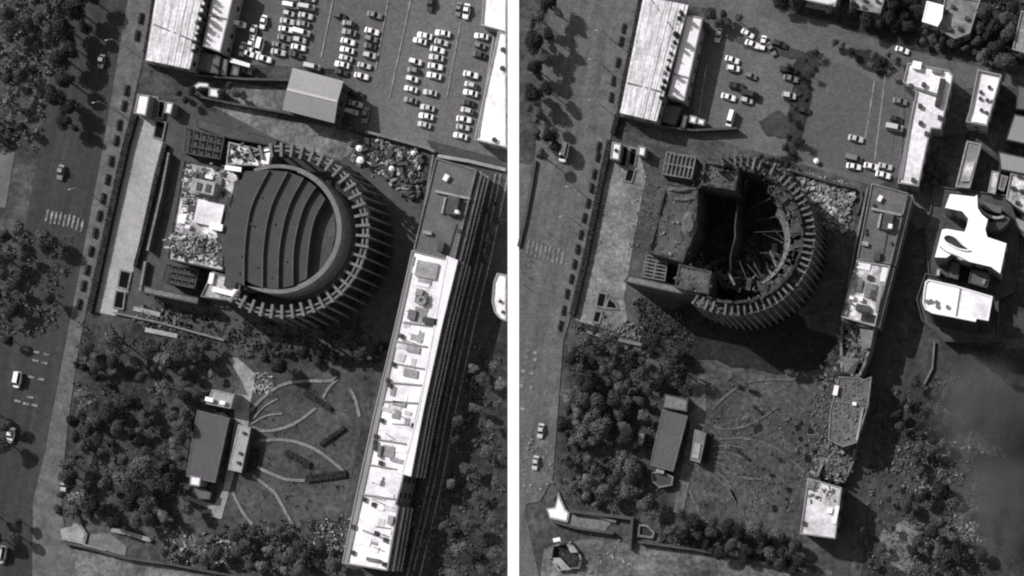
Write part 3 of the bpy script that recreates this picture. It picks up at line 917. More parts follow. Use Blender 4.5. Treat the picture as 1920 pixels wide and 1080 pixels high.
t, p, zr = building('terrace_house', 'grey terrace roof with dark vents right of the white cube house', 'house', Rr, [(1772, -10), (1838, 0), (1818, 62), (1790, 72), (1762, 56)], 5.5, mat('terrace_roof', 0.17, 0.25, 0.2, 0.2, 0.9), WALLM, par=0.4, parm=LGREY)
for x, y in ((1787, 12), (1813, 34), (1800, 53), (1781, 54), (1775, 22)):
    roofbox(t, Rr, 5.1, x, y, 7, 6, 0.8, DWALL, name='roof_vent')
t, p, zr = building('white_roof_house', 'white roof cut by the top edge left of the dark trees, right view', 'house', Rr, [(1485, -40), (1580, -40), (1566, 12), (1500, -2)], 6.0, WROOF, WALLM, par=0.3, parm=LGREY)
t, p, zr = building('patchy_roof_house', 'patchy grey roof at the top between dark trees, right view', 'house', Rr, [(1596, -40), (1668, -30), (1650, 25), (1594, 15)], 6.0, mat('patch_roof', 0.24, 0.4, 0.2, 0.2, 0.8), WALLM, par=0.4, parm=CONC)
for x, y in ((1622, 0), (1620, 14), (1645, 2)):
    roofbox(t, Rr, 5.6, x, y, 6, 5, 0.7, DWALL, name='roof_vent')
t, p, zr = building('corner_house', 'pale roof at the upper right corner of the right view', 'house', Rr, [(1915, 20), (1990, 35), (1990, 120), (1898, 92)], 5.0, mat('corner_roof', 0.2, 0.35, 0.2, 0.2, 0.9), WALLM, par=0.4)
t, p, zr = building('narrow_house', 'narrow pale roof below the spotted roof house, right view', 'house', Rr, [(1813, 264), (1840, 270), (1818, 352), (1792, 350)], 5.0, mat('narrow_roof', 0.20, 0.2, 0.2, 0.15, 0.9), WALLM, par=0.4, parm=CONCL)
MB().prism(WP([(1812, 300), (1828, 303), (1818, 340), (1802, 340)], 5.2), 4.6, 5.2).build('roof_terrace', MESSY, t)
t, p, zr = building('grey_roof_house', 'grey roof at the right edge beside the spotted roof house', 'house', Rr, [(1908, 160), (1990, 178), (1990, 215), (1905, 204)], 5.0, GREY, DWALL, par=0.1)
t, p, zr = building('grey_roof_house', 'pale grey roof at the right edge, second below the corner', 'house', Rr, [(1902, 214), (1990, 232), (1990, 285), (1886, 262)], 5.0, LGREY, DWALL, par=0.1)
t, p, zr = building('grey_roof_house', 'pale grey roof above the cluttered roofs at right edge', 'house', Rr, [(1872, 284), (1990, 310), (1990, 340), (1876, 318)], 5.0, LGREY, DWALL, par=0.1)
t, p, zr = building('narrow_shed', 'pale narrow shed left of the cluttered roofs, right view', 'shed', Rr, [(1860, 320), (1874, 323), (1866, 364), (1852, 360)], 4.0, MESSY, WALLM, par=0.15)
t, p, zr = building('narrow_shed', 'grey narrow shed beside the cluttered roofs, right view', 'shed', Rr, [(1878, 328), (1890, 331), (1882, 358), (1872, 354)], 4.0, GREY, WALLM, par=0.15)
t, p, zr = building('cluttered_roof', 'cluttered pale roof at the right edge above the curved building', 'house', Rr, [(1895, 325), (1990, 345), (1990, 412), (1920, 398), (1886, 372)], 6.0, mat('clut_roof', 0.36, 0.45, 0.2, 0.2, 0.8), WALLM, par=0.4, parm=CONCL)
for x, y in ((1912, 330), (1916, 358), (1908, 380), (1900, 352)):
    roofbox(t, Rr, 5.6, x, y, 9, 5, 0.8, DWALL, name='roof_vent')
t, p, zr = building('east_roof', 'grey roof at the right edge beside the curved building', 'house', Rr, [(1900, 405), (1990, 440), (1990, 470), (1915, 442)], 4.0, LGREY, DWALL, par=0.1)
t, p, zr = building('east_roof', 'small grey roof at the right edge below the tower shadow', 'house', Rr, [(1890, 697), (1990, 718), (1990, 745), (1886, 716)], 3.0, GREY, DWALL, par=0.1)

# curved white building on its dark podium
t, p, zr = building('curved_white_building', 'curved white building with almond shaped roof opening, right view', 'building', Rr,
                    [(1752, 348), (1890, 366), (1912, 430), (1902, 545), (1868, 562), (1742, 528), (1735, 440)], 2.6, mat('podium_deck', 0.065, 0.2, 0.15, 0.15, 1.0, mott=0.4), DWALL, par=0.5, parm=CONCD)
t['label'] = 'dark podium deck under the curved white building, right view'
t.name = 'podium'
hC = 13.0
C1 = [(1781, 363), (1827, 368), (1833, 364), (1834, 390), (1842, 402), (1853, 411), (1848, 430), (1852, 444), (1888, 456), (1876, 514), (1858, 501), (1815, 491), (1800, 487), (1786, 476), (1775, 484), (1752, 483), (1766, 430), (1774, 428), (1808, 434), (1812, 424), (1815, 410), (1804, 397), (1771, 390)]
pC = WP(C1, hC)
cc = (sum(a for a, _ in pC) / len(pC), sum(b for _, b in pC) / len(pC), 2.6)
tc = thing('curved_white_building', 'curved white building with almond shaped roof opening, right view', 'building', cc)
MB().prism(pC, 2.5, hC - 0.3).build('wall', WALLM, tc)
MB().prism(inset(pC, 0.15), hC - 0.32, hC).build('roof', WHITE, tc)
eye = smooth([(1770, 446), (1776, 442), (1786, 444), (1795, 450), (1803, 459), (1815, 468), (1800, 466), (1786, 460), (1774, 453), (1770, 446)], 3)[:-1]
pe = WP(eye, hC)
mb = MB()
q = inset(pe, -0.45)
for i in range(len(pe)):
    j = (i + 1) % len(pe)
    mb.prism([q[i], q[j], pe[j], pe[i]], hC - 0.1, hC + 0.5)
mb.build('opening_rim', WPLAIN, tc)
MB().prism(pe, hC - 0.2, hC + 0.06).build('skylight', mat('dark_skylight', 0.035, 0.2, 0.4, 0.1, 1), tc)
ribbon([W(x, y, hC + .2) for x, y in smooth([(1762, 462), (1775, 472), (1795, 480), (1815, 490)], 4)], 0.35, hC - .1, hC + 0.25).build('roof_rib', LGREY, tc)
wall_windows(tc, pC, 2.6, 10, 3.2, 3.5, 1.5, 1.5)
MB().ring(*W(1857, 395, 8), 3.5, 6.5, 20, 175, 2.5, 8.0, 16).build('curved_terrace', CONCD, tc)
ribbon([W(x, y, 9) for x, y in smooth([(1834, 380), (1838, 392), (1850, 402), (1866, 408), (1882, 406)], 4)], 0.7, 2.5, 9.0).build('terrace_wall', CONCL, tc)
MB().prism(WP([(1842, 378), (1880, 388), (1876, 400), (1846, 392)], 6.4), 2.5, 6.4).build('terrace_roof', GREY, tc)
t, *_ = building('link_roof', 'left grey link roof between curved building and white tower', 'building', Rr, [(1783, 489), (1802, 493), (1796, 524), (1776, 519)], 8.0, GREY, DWALL, par=0.2)
t, *_ = building('link_roof', 'right grey link roof between curved building and white tower', 'building', Rr, [(1821, 504), (1857, 512), (1851, 540), (1815, 530)], 8.0, GREY, DWALL, par=0.2)
roofbox(t, Rr, 7.8, 1845, 528, 4, 8, 0.5, CONCL)
t, *_ = building('small_cabin', 'small pale cabin left of the link roofs, right view', 'cabin', Rr, [(1757, 504), (1763, 505), (1761, 517), (1755, 516)], 7.0, WPLAIN, WALLM, par=0.1)
# white tower
TW = smooth([(1741, 524), (1790, 535), (1861, 556), (1853, 601), (1831, 597), (1829, 603), (1790, 595), (1748, 587), (1735, 580), (1730, 568), (1732, 545), (1735, 528), (1741, 524)], 1)[:-1]
t, p, zr = building('white_tower_block', 'white roofed tower block with rounded left corner, right view', 'tower', Rr, TW, 24.0, WHITE, mat('tower_facade', 0.04, 0.12, 0.3, 0.1, 1.0), par=0.4, parm=WPLAIN, bands=6, windows=(3.4, 3.2, 1.5, 1.6))
crosswall(t, Rr, 23.6, (1801, 538), (1792, 594), 0.35, 0.35, LGREY)
MB().prism(WP([(1803, 541), (1857, 557), (1850, 597), (1796, 592)], 23.7), 23.55, 23.72).build('roof_panel', WROOF, t)
for x, y in ((1738, 565), (1745, 564), (1757, 574), (1756, 566), (1776, 575)):
    roofbox(t, Rr, 23.6, x, y, 5, 6, 0.6, CONC, name='roof_vent')
t, p, zr = building('tower_podium', 'dark podium ledge round the white tower block, right view', 'building', Rr, [(1735, 512), (1872, 548), (1872, 640), (1770, 640), (1728, 600), (1718, 560)], 4.0, GREYD, DWALL, par=0.6, parm=CONCD)

# --- park halls
t, p, zr = building('grey_park_hall', 'grey flat roofed hall beside the pale park path, left view', 'building', L, [(370, 769), (430, 784), (403, 905), (349, 893)], 3.8, mat('hall_roof', 0.083, 0.04, 0.1, 0.08, 1.3), DWALL, par=0.15, parm=GREY, windows=(3, 4, 1.4, 1.2))
t, *_ = building('hall_porch', 'pale porch with bright edge above the grey park hall, left view', 'porch', L, [(398, 730), (440, 739), (432, 766), (386, 757)], 4.5, CONCL, WALLM, par=0.2)
roofbox(t, L, 4.4, 392, 749, 14, 7, 0.9, WHITE, 14)
roofbox(t, L, 4.4, 417, 755, 9, 6, 0.9, WHITE, 14)
t, *_ = building('white_hut', 'small white hut at the foot of the grey park hall, left view', 'hut', L, [(357, 892), (377, 895), (374, 912), (355, 909)], 4.0, WPLAIN, WALLM, par=0.1)
t, *_ = building('round_stage', 'low rounded grey stage below the grey park hall, left view', 'stage', L, [(357, 914), (380, 914), (396, 924), (393, 937), (372, 936), (358, 926)], 2.2, GREY, DWALL, par=0.1)
t, *_ = building('white_platform', 'pale long platform roof beside the petal garden, left view', 'pavilion', L, [(447, 796), (470, 802), (452, 886), (428, 880)], 3.4, PLAZA, DWALL, par=0.15, parm=CONCL)
for x, y in ((457, 812), (450, 850), (447, 868)):
    roofbox(t, L, 3.3, x, y, 5, 5, 0.5, DWALL, name='roof_vent')
t, p, zr = building('grey_park_hall', 'grey flat roofed hall beside the dusty park path, right view', 'building', Rr, [(1242, 768), (1289, 780), (1262, 884), (1218, 872)], 3.8, mat('hall_roof_dusty', 0.086, 0.06, 0.1, 0.10, 1.3), DWALL, par=0.15, parm=GREY, windows=(3, 4, 1.4, 1.2))
t, *_ = building('hall_porch', 'dusty porch above the grey park hall, right view', 'porch', Rr, [(1246, 738), (1290, 748), (1288, 772), (1240, 764)], 4.2, CONC, DWALL, par=0.2)
t, *_ = building('round_stage', 'dark rounded stage below the grey park hall, right view', 'stage', Rr, [(1221, 886), (1240, 884), (1262, 894), (1260, 910), (1236, 914), (1222, 902)], 2.0, GREYD, DWALL, par=0.3, parm=CONC)
roofbox(t, Rr, 1.9, 1238, 882, 14, 10, 0.8, CONCL)
t, *_ = building('white_platform', 'pale long platform roof beside the petal garden, right view', 'pavilion', Rr, [(1303, 805), (1324, 812), (1312, 868), (1294, 862)], 3.4, CONC, DWALL, par=0.15, parm=CONC)
MB().prism(WP([(1302, 830), (1314, 832), (1309, 860), (1296, 858)], 3.7), 3.2, 3.6).build('roof_panel', CONCL, t)
t, *_ = building('pale_hut', 'pale narrow hut among trees left of the park hall, right view', 'hut', Rr, [(1198, 810), (1210, 812), (1204, 838), (1192, 834)], 3.0, CONC, DWALL, par=0.1)
t, *_ = building('pale_hut', 'pale small hut below the park hall trees, right view', 'hut', Rr, [(1192, 880), (1206, 882), (1202, 900), (1188, 896)], 2.8, CONC, DWALL, par=0.1)

# pointed plinths at the park gate
for site, dx, dy, m in ((L, 0, 0, CONCL), (Rr, 903, -33, CONCL)):
    pts = [(112, 992), (136, 986), (139, 972), (143, 958), (147, 970), (152, 985), (163, 1001), (158, 1021), (116, 1012)] if site == L else [(1024, 953), (1040, 951), (1045, 932), (1047, 921), (1052, 936), (1061, 955), (1068, 962), (1064, 980), (1030, 972)]
    zb = ZS[site]
    p = WP(pts, zb + 0.8)
    t = thing('pointed_plinth', 'pale pointed concrete plinth at the park corner, ' + VIEW[site], 'plinth', (*W(pts[0][0] + 25, pts[0][1] + 8, zb), zb))
    MB().prism(p, zb - 0.1, zb + 0.75).build('base_slab', CONCL, t)
    MB().prism(inset(p, 0.5), zb + 0.74, zb + 0.9).build('top_slab', WPLAIN if site == Rr else CONCL, t)


# ------------------------------------------------------------------ walls and hedges
def lowwall(name, label, site, pts, w, h, m, cat='wall'):
    zb = ZS[site]
    wp = [W(*q, zb + h) for q in pts]
    c = (*wp[0], zb)
    t = thing(name, label, cat, c)
    ribbon(wp, w, zb - 0.1, zb + h - 0.15).build('wall_body', m, t)
    ribbon(wp, w + 0.12, zb + h - 0.16, zb + h).build('coping', m, t)
    return t


lowwall('boundary_wall', 'pale boundary wall below the car park, left view', L, [(655, 240), (700, 250), (800, 277), (815, 284)], 0.7, 2.0, CONC)
lowwall('boundary_wall', 'dark wall between theatre yard and gabled house, left view', L, [(360, 178), (440, 195), (540, 212), (640, 238)], 0.5, 2.4, CONCD)
lowwall('boundary_wall', 'wall line below the white halls, left view', L, [(268, 114), (360, 140), (460, 148), (545, 150)], 0.5, 2.6, CONCD)
lowwall('boundary_wall', 'pale wall along the theatre yard side, left view', L, [(812, 290), (800, 360), (785, 440)], 0.5, 1.8, CONC)
lowwall('boundary_wall', 'pale kerb wall above the long block, left view', L, [(820, 292), (880, 302), (947, 318)], 0.9, 1.2, CONCL)
lowwall('boundary_wall', 'thin pale wall below the plaza strip, left view', L, [(212, 586), (300, 605), (420, 638)], 0.5, 1.0, CONC)
lowwall('park_wall', 'long pale wall in the south court, left view', L, [(208, 993), (240, 1000), (282, 1013)], 1.2, 1.0, CONCL)
lowwall('park_wall', 'dark south park wall beside the light lane, left view', L, [(112, 1016), (160, 1026), (235, 1046), (330, 1060), (480, 1088), (640, 1110)], 0.6, 2.2, CONCD)
lowwall('park_wall', 'low pale wall piece along the south court, left view', L, [(156, 1022), (198, 1034)], 0.7, 0.9, CONCL)
lowwall('forecourt_screen', 'narrow pale screen wall left of the theatre, left view', L, [(316, 286), (302, 360), (276, 470)], 0.55, 2.2, CONC)
lowwall('forecourt_screen', 'lower pale screen wall left of the theatre, left view', L, [(272, 490), (262, 545)], 0.7, 1.6, CONC)
lowwall('boundary_wall', 'dark rounded wall below the car park, right view', Rr, [(1480, 318), (1560, 342), (1606, 352), (1614, 358), (1616, 372), (1607, 400)], 0.6, 2.0, CONCD)
lowwall('boundary_wall', 'wall line below the white halls, right view', Rr, [(1163, 216), (1230, 236), (1300, 244), (1382, 240)], 0.5, 2.6, CONCD)
lowwall('boundary_wall', 'pale wall along the theatre yard side, right view', Rr, [(1627, 350), (1606, 450), (1590, 540)], 0.5, 1.8, CONC)
lowwall('park_wall', 'dark south park wall beside the light lane, right view', Rr, [(1030, 975), (1080, 990), (1150, 1000)], 0.6, 2.2, CONCD)
lowwall('park_wall', 'long dark south wall right of the courts, right view', Rr, [(1196, 1016), (1300, 1030), (1400, 1048), (1500, 1072)], 0.6, 2.2, CONCD)
lowwall('park_wall', 'wall above the south court, right view', Rr, [(1068, 958), (1120, 964), (1185, 972), (1180, 1030)], 0.8, 2.0, CONCD)
lowwall('park_wall', 'pale wall in the south court, right view', Rr, [(1080, 961), (1120, 968), (1155, 978)], 0.8, 0.9, CONC)
lowwall('avenue_kerb_wall', 'dark low wall at the left side of the avenue, right view', Rr, [(1003, 300), (996, 345), (984, 410), (972, 462)], 0.8, 0.9, CONCD)
lowwall('lane_wall', 'pale edge wall of the walkway behind the tower, right view', Rr, [(1752, 640), (1748, 690), (1733, 720)], 0.4, 1.0, CONC)
for i, (a, b) in enumerate((((1100, 622), (1128, 630)), ((1160, 637), (1210, 648)), ((1158, 648), (1206, 664)))):
    lowwall('park_wall', ['short pale wall at the top of the park, right view', 'upper of two long pale walls at the park top, right view', 'lower of two long pale walls at the park top, right view'][i], Rr, [a, b], 0.9, 0.8, CONC)
for i, (a, b) in enumerate((((250, 578), (300, 590)), ((272, 618), (332, 630)))):
    lowwall('park_wall', ['short pale wall at the park top beside the plaza, left view', 'pale irregular wall at the top of the park, left view'][i], L, [a, b], 1.3, 0.6, CONCL)


def hedge(label, site, pts, w, h, group=None):
    """clipped hedge: lumpy box with leaf faces, one mesh"""
    zb = ZS[site]
    wp = [W(*q, zb + h) for q in pts]
    mb = ribbon(wp, w, zb, zb + h)
    tot = 0
    for i in range(len(wp) - 1):
        a, b = wp[i], wp[i + 1]
        l = hypot(b[0] - a[0], b[1] - a[1])
        for _ in range(int(l * w * 5)):
            t_ = R.random()
            x, y = a[0] + (b[0] - a[0]) * t_, a[1] + (b[1] - a[1]) * t_
            s = R.uniform(0.15, 0.4)
            mb.box(x + R.uniform(-w / 2, w / 2), y + R.uniform(-w / 2, w / 2), zb + h + R.uniform(-0.1, 0.12), s, s, 0.1, R.uniform(0, 3), R.uniform(-.8, .8), R.uniform(-.8, .8))
    o = mb.build('hedge', HEDGE)
    solo(o, (*wp[0], zb))
    return tag(o, label, 'hedge', group)


hedge('long dark hedge along the pale plaza strip, left view', L, [(251, 214), (234, 275), (205, 405), (176, 540), (166, 584)], 1.9, 1.5)
hedge('dark hedge strip right of the pale plaza, left view', L, [(310, 270), (290, 345), (268, 440), (252, 500)], 1.0, 1.4)
hedge('dark hedge left of the streaked hall, left view', L, [(292, -20), (283, 30), (271, 98)], 1.0, 1.6)
hedge('long dark hedge along the dusty plaza, right view', Rr, [(1143, 262), (1128, 330), (1112, 410), (1098, 480), (1082, 548), (1072, 590)], 1.7, 1.5)
hedge('dark hedge left of the streaked hall, right view', Rr, [(1203, -10), (1190, 60), (1172, 145), (1162, 200)], 1.6, 1.6)
hedge('dark hedge below the gate of the hall, right view', Rr, [(1158, 214), (1148, 250)], 1.4, 1.6)


def planter(site, px, py, lx, ly, ang):
    zb = ZS[site]
    x, y = W(px, py, zb + 0.9)
    t = thing('clipped_bush', None, 'bush', (x, y, zb), 'clipped bushes in the avenue pavement, ' + VIEW[site])
    s = 1 / K
    MB().box(x, y, zb + 0.17, lx * s + 0.5, ly * s + 0.5, 0.3, -radians(ang)).build('kerb', PAVE, t)
    mb = MB()
    for k in range(7):
        u = (k - 3) / 7 * ly * s
        a = -radians(ang)
        mb.box(x - u * sin(a) + R.uniform(-.1, .1), y + u * cos(a), zb + 0.55, lx * s * R.uniform(0.8, 1.05), ly * s / 5.5, R.uniform(0.5, 0.8), a + R.uniform(-.3, .3), R.uniform(-.15, .15), R.uniform(-.2, .2))
    mb.build('foliage', HEDGE, t)
    later(t, site, 'dark clipped bush', px, py)


for x, y in ((262, 33), (255, 65), (235, 168), (230, 197), (221, 233), (215, 262), (206, 301), (199, 335), (191, 371), (184, 403), (176, 436), (168, 470), (161, 505), (154, 535), (146, 569)):
    planter(L, x, y, 5.5, 19, 11.6)
for x, y in ((1168, 52), (1163, 76), (1157, 116), (1148, 150), (1144, 181), (1121, 273), (1119, 293), (1112, 325), (1107, 351), (1101, 380), (1094, 407), (1087, 439), (1081, 466), (1075, 494), (1069, 522), (1061, 550), (1055, 581), (1049, 610)):
    planter(Rr, x, y, 4.6, 17, 11.6)


# street lamps
def lamp(site, px, py):
    zb = ZS[site]
    x, y = W(px, py, zb)
    t = thing('street_lamp', None, 'lamp', (x, y, zb), 'street lamps, ' + VIEW[site])
    MB().cyl(x, y, zb, zb + 8, 0.14, 0.08, 8).build('pole', STEEL, t)
    MB().limb((x, y, zb + 7.9), (x - 1.6, y - 0.4, zb + 8.2), 0.06, 0.05).build('arm', STEEL, t)
    MB().box(x - 1.8, y - 0.45, zb + 8.18, 0.8, 0.3, 0.14, 0.24).build('lamp_head', STEEL, t)
    later(t, site, 'slim street lamp', px, py)


for x, y in ((1143, 72), (1131, 125), (1130, 200), (1088, 360), (1077, 415)):
    lamp(Rr, x, y)
for x, y in ((240, 90), (216, 205), (172, 365)):
    lamp(L, x, y)
# display boards by the right-hand crossing
for i, (px, py) in enumerate(((985, 497), (996, 490), (1009, 484), (1022, 474), (982, 512), (994, 520), (985, 536), (1012, 452), (1028, 436))):
    x, y = W(px, py, 0)
    t = thing('display_board', None, 'board', (x, y, 0), 'narrow boards by the zebra crossing')
    MB().box(x, y, 1.6, 0.16, 0.85, 1.5, 0.9).build('panel', CONC, t)
    for s_ in (-1, 1):
        MB().cyl(x - s_ * 0.3 * sin(0.9), y + s_ * 0.3 * cos(0.9), 0, 1.0, 0.06, 0.06, 6).build('leg', STEEL, t)
    later(t, Rr, 'narrow upright board', px, py)


# ------------------------------------------------------------------ the theatre (left)
zb = ZS[L]
ctx, cty = W(529, 433, zb + 16)
SL = (HC - (zb + 16)) / HC / K
th = thing('round_theatre', 'round theatre with stepped grey roof and ring of columns, left view', 'theatre', (ctx, cty, zb))
RW = 158 * SL
# drum wall
arc = [(ctx + 120 * SL * cos(-radians(a)), cty + 120 * SL * sin(-radians(a))) for a in range(-112, 119, 5)]
leftside = [W(430, 545, zb + 13), W(418, 470, zb + 13), W(440, 340, zb + 13)]
MB().prism(ccw(arc + leftside), zb - 0.2, zb + 13.2).build('drum_wall', CONCD, th)
A = {0: [(459, 321), (440, 375), (424, 453), (422, 520)],
     1: [(504, 319), (471, 387), (459, 461), (457, 535)],
     2: [(539, 322), (508, 387), (494, 461), (492, 541)],
     3: [(569, 333), (541, 387), (524, 461), (521, 542)],
     4: [(592, 350), (568, 391), (551, 461), (549, 535)],
     5: [(609, 372), (588, 414), (578, 469), (574, 523)]}
hs = [19.4, 18.8, 18.1, 17.3, 16.3]
for i in range(5):
    z = zb + hs[i]
    a_, b_ = smooth(A[i], 5), smooth(A[i + 1], 5)
    p = WP(a_ + b_[::-1], z)
    MB().prism(p, zb + 13.0, z).build('roof_step', TROOF, th)
    e_ = [W(*q, z) for q in b_]
    ribbon(e_, 0.35, z - 0.05, z + 0.14).build('step_edge', mat('step_edge', 0.085, 0.1, 0.3, 0.1, 1.2), th)
for px, py, i in ((470, 420, 0), (452, 480, 0), (448, 512, 0), (490, 370, 1), (482, 500, 1), (515, 420, 2), (508, 520, 2), (545, 400, 3), (536, 490, 3)):
    roofbox(th, L, hs[i], px, py, 2.2, 2.6, 0.2, GREYD, 8, 'roof_vent')
MB().prism(WP(smooth(A[5], 5) + [(560, 540), (590, 518), (618, 485), (629, 440), (628, 405), (618, 378)], zb + 14.2), zb + 13, zb + 14.2).build('sunken_roof', GREYD, th)
MB().ring(ctx, cty, 111.5 * SL, 120.5 * SL, -70, 70, zb + 12.8, zb + 19.2, 60).build('roof_rim', mat('rim', 0.15, 0.08, 0.3, 0.1, 1.2), th)
MB().ring(ctx, cty, 113 * SL, 120.5 * SL, 70, 122, zb + 12.8, zb + 18.8, 30).build('roof_rim', mat('rim', 0.115), th)
MB().ring(ctx, cty, 114 * SL, 120.5 * SL, -112, -70, zb + 12.8, zb + 18.6, 30).build('roof_rim', CONC, th)
# gallery
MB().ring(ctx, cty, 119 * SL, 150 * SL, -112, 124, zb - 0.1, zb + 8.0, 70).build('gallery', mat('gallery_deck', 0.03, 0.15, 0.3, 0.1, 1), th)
# colonnade
BEAM = mat('colonnade', 0.15, 0.15, 0.4, 0.12, 1.2)
MB().ring(ctx, cty, 149.5 * SL, 153 * SL, -112, 126, zb + 14.9, zb + 15.8, 80).build('ring_beam', BEAM, th)
MB().ring(ctx, cty, 157.5 * SL, 161 * SL, -112, 126, zb + 14.9, zb + 15.8, 80).build('ring_beam', BEAM, th)
for k in range(34):
    a = -radians(-112 + 238 * k / 33)
    ca, sa = cos(a), sin(a)
    r = 158 * SL
    col = MB()
    r2 = 165 * SL
    # column leans out slightly towards its foot
    col.prism(ccw([(ctx + r2 * ca - 0.28 * sa * j + i * 0.5 * ca, cty + r2 * sa + 0.28 * ca * j + i * 0.5 * sa) for i, j in ((-1, -1), (1, -1), (1, 1), (-1, 1))]), zb - 0.1, zb + 14.9,
              ccw([(ctx + r * ca - 0.22 * sa * j + i * 0.3 * ca, cty + r * sa + 0.22 * ca * j + i * 0.3 * sa) for i, j in ((-1, -1), (1, -1), (1, 1), (-1, 1))]))
    col.build('column', BEAM, th)
    rb = 152 * SL
    MB().box(ctx + rb * ca, cty + rb * sa, zb + 16.1, 26 * SL, 0.8, 0.6, a).build('radial_beam', BEAM, th)
# front house
t, p, zr = building('theatre_front', 'cluttered pale roofed front block of the round theatre, left view', 'building', L, [(344, 300), (432, 318), (448, 330), (430, 400), (418, 508), (312, 486)], 13.0, MESSY, DWALL, par=0.5, parm=CONCD, windows=(3.4, 4, 1.5, 1.5))
for x, y, lx, ly, lz, m in ((380, 352, 44, 28, 0.9, CONCL), (369, 350, 12, 16, 1.1, CONCD), (391, 355, 10, 20, 1.1, CONC), (392, 400, 50, 44, 1.0, WROOF), (405, 425, 24, 12, 1.4, WHITE), (378, 330, 8, 8, 1.2, CONCD), (366, 328, 8, 8, 1.0, CONCD),
                            (392, 332, 14, 6, 1.1, WPLAIN), (360, 390, 14, 10, 0.8, CONCD), (340, 415, 12, 6, 0.9, WHITE), (352, 425, 8, 6, 0.9, WPLAIN), (408, 342, 14, 20, 0.6, CONC)):
    roofbox(t, L, 12.5, x, y, lx, ly, lz, m, 12)
roofbox(t, L, 12.5, 382, 350, 40, 24, 4.0, CONCL, 12, 'stair_tower')
roofbox(t, L, 16.5, 373, 350, 8, 14, 0.25, CONCD, 12, 'roof_well')
roofbox(t, L, 16.5, 390, 353, 8, 14, 0.25, CONCD, 12, 'roof_well')
debris('roof_plant', L, [(322, 435), (420, 450), (418, 492), (312, 474)], 170, 1.0, 12.6, RUBBLEL, 31, None, t)
debris('roof_plant', L, [(322, 435), (420, 450), (418, 492), (312, 474)], 110, 1.0, 12.6, CONCD, 32, None, t)
debris('roof_plant', L, [(345, 310), (420, 322), (400, 400), (340, 400)], 110, 0.9, 12.6, RUBBLEL, 33, None, t)
debris('roof_plant', L, [(345, 310), (430, 322), (420, 370), (340, 420)], 70, 0.9, 12.6, CONCD, 36, None, t)
MB().prism(WP([(405, 395), (432, 400), (424, 500), (410, 498)], zb + 12.9), zb + 12, zb + 13.0).build('roof_strip', GREYD, t)
t, *_ = building('corner_tower', 'bright cluttered corner tower at the top of the round theatre, left view', 'tower', L, [(429, 266), (508, 285), (505, 316), (474, 310), (424, 308)], 15.0, mat('tower_clut', 0.5, 0.4, 0.3, 0.2, 0.9), DWALL, par=0.4, parm=CONCL)
roofbox(t, L, 14.6, 499, 293, 13, 28, 1.1, WHITE, 10)
roofbox(t, L, 14.6, 437, 316, 30, 8, 0.4, WHITE, 8)
debris('roof_plant', L, [(436, 272), (490, 284), (486, 308), (430, 300)], 60, 0.9, 14.7, CONCD, 34, None, t)
t, *_ = building('corner_tower', 'cluttered corner tower at the foot of the round theatre, left view', 'tower', L, [(398, 509), (452, 524), (446, 566), (376, 556)], 14.0, mat('tower_clut2', 0.33, 0.4, 0.3, 0.2, 0.9), DWALL, par=0.4, parm=CONC)
roofbox(t, L, 13.6, 420, 547, 44, 9, 0.7, WPLAIN, 14)
roofbox(t, L, 13.6, 441, 551, 10, 16, 1.1, WHITE, 12)
roofbox(t, L, 13.6, 432, 530, 22, 18, 0.8, CONCD, 12)
roofbox(t, L, 13.6, 396, 522, 8, 20, 0.7, WPLAIN, 12)


def pergola(site, poly, h, n1, n2, label, m=CONC, gap=None):
    zb = ZS[site]
    z = zb + h
    t = thing('terrace_grid', label, 'terrace', (*W(*lerp(poly[0], poly[2], .5), zb), zb))
    MB().prism(WP(poly, z - 1.2), zb - 0.1, z - 1.2).build('terrace_deck', GREYD, t)
    for k in range(n1 + 1):
        a, b = lerp(poly[0], poly[1], k / n1), lerp(poly[3], poly[2], k / n1)
        ribbon([W(*a, z), W(*b, z)], 0.35, z - 0.4, z).build('beam', m, t)
    for k in range(n2 + 1):
        a, b = lerp(poly[0], poly[3], k / n2), lerp(poly[1], poly[2], k / n2)
        ribbon([W(*a, z), W(*b, z)], 0.35, z - 0.42, z + 0.02).build('beam', m, t)
    for q in poly:
        x, y = W(*q, z)
        MB().cyl(x, y, zb, z, 0.25, 0.25, 8).build('post', m, t)


pergola(L, [(350, 240), (420, 256), (412, 298), (344, 286)], 7.0, 5, 3, 'dark gridded terrace at the upper left of the theatre, left view', CONCD)
pergola(L, [(312, 494), (372, 506), (364, 540), (304, 528)], 7.0, 5, 3, 'dark gridded terrace at the lower left of the theatre, left view', CONCD)
t, *_ = building('arcade_strip', 'pale arcade roof along the foot of the theatre, left view', 'arcade', L, [(270, 536), (372, 558), (370, 570), (268, 549)], 6.0, CONC, DWALL, par=0.1)
t, *_ = building('arcade_strip', 'grey arcade roof at the upper side of the theatre, left view', 'arcade', L, [(370, 222), (520, 262), (516, 274), (424, 258), (368, 238)], 6.0, GREYD, DWALL, par=0.1)

# ------------------------------------------------------------------ the burnt theatre (right)
crx, cry = W(1377, 440, 21)
SR = (HC - 21) / HC / K
bt = thing('burnt_theatre', 'burnt out round theatre with open black interior, right view', 'ruin', (crx, cry, 0))
MB().ring(crx, cry, 0.1, 128 * SR, -180, 180, 0, 0.6, 60).build('floor', CHAR, bt)
RUIN = mat('ruin_concrete', 0.05, 0.3, 0.3, 0.22, 1.0)
RUINL = mat('ruin_pale', 0.12, 0.3, 0.3, 0.22, 1.0)
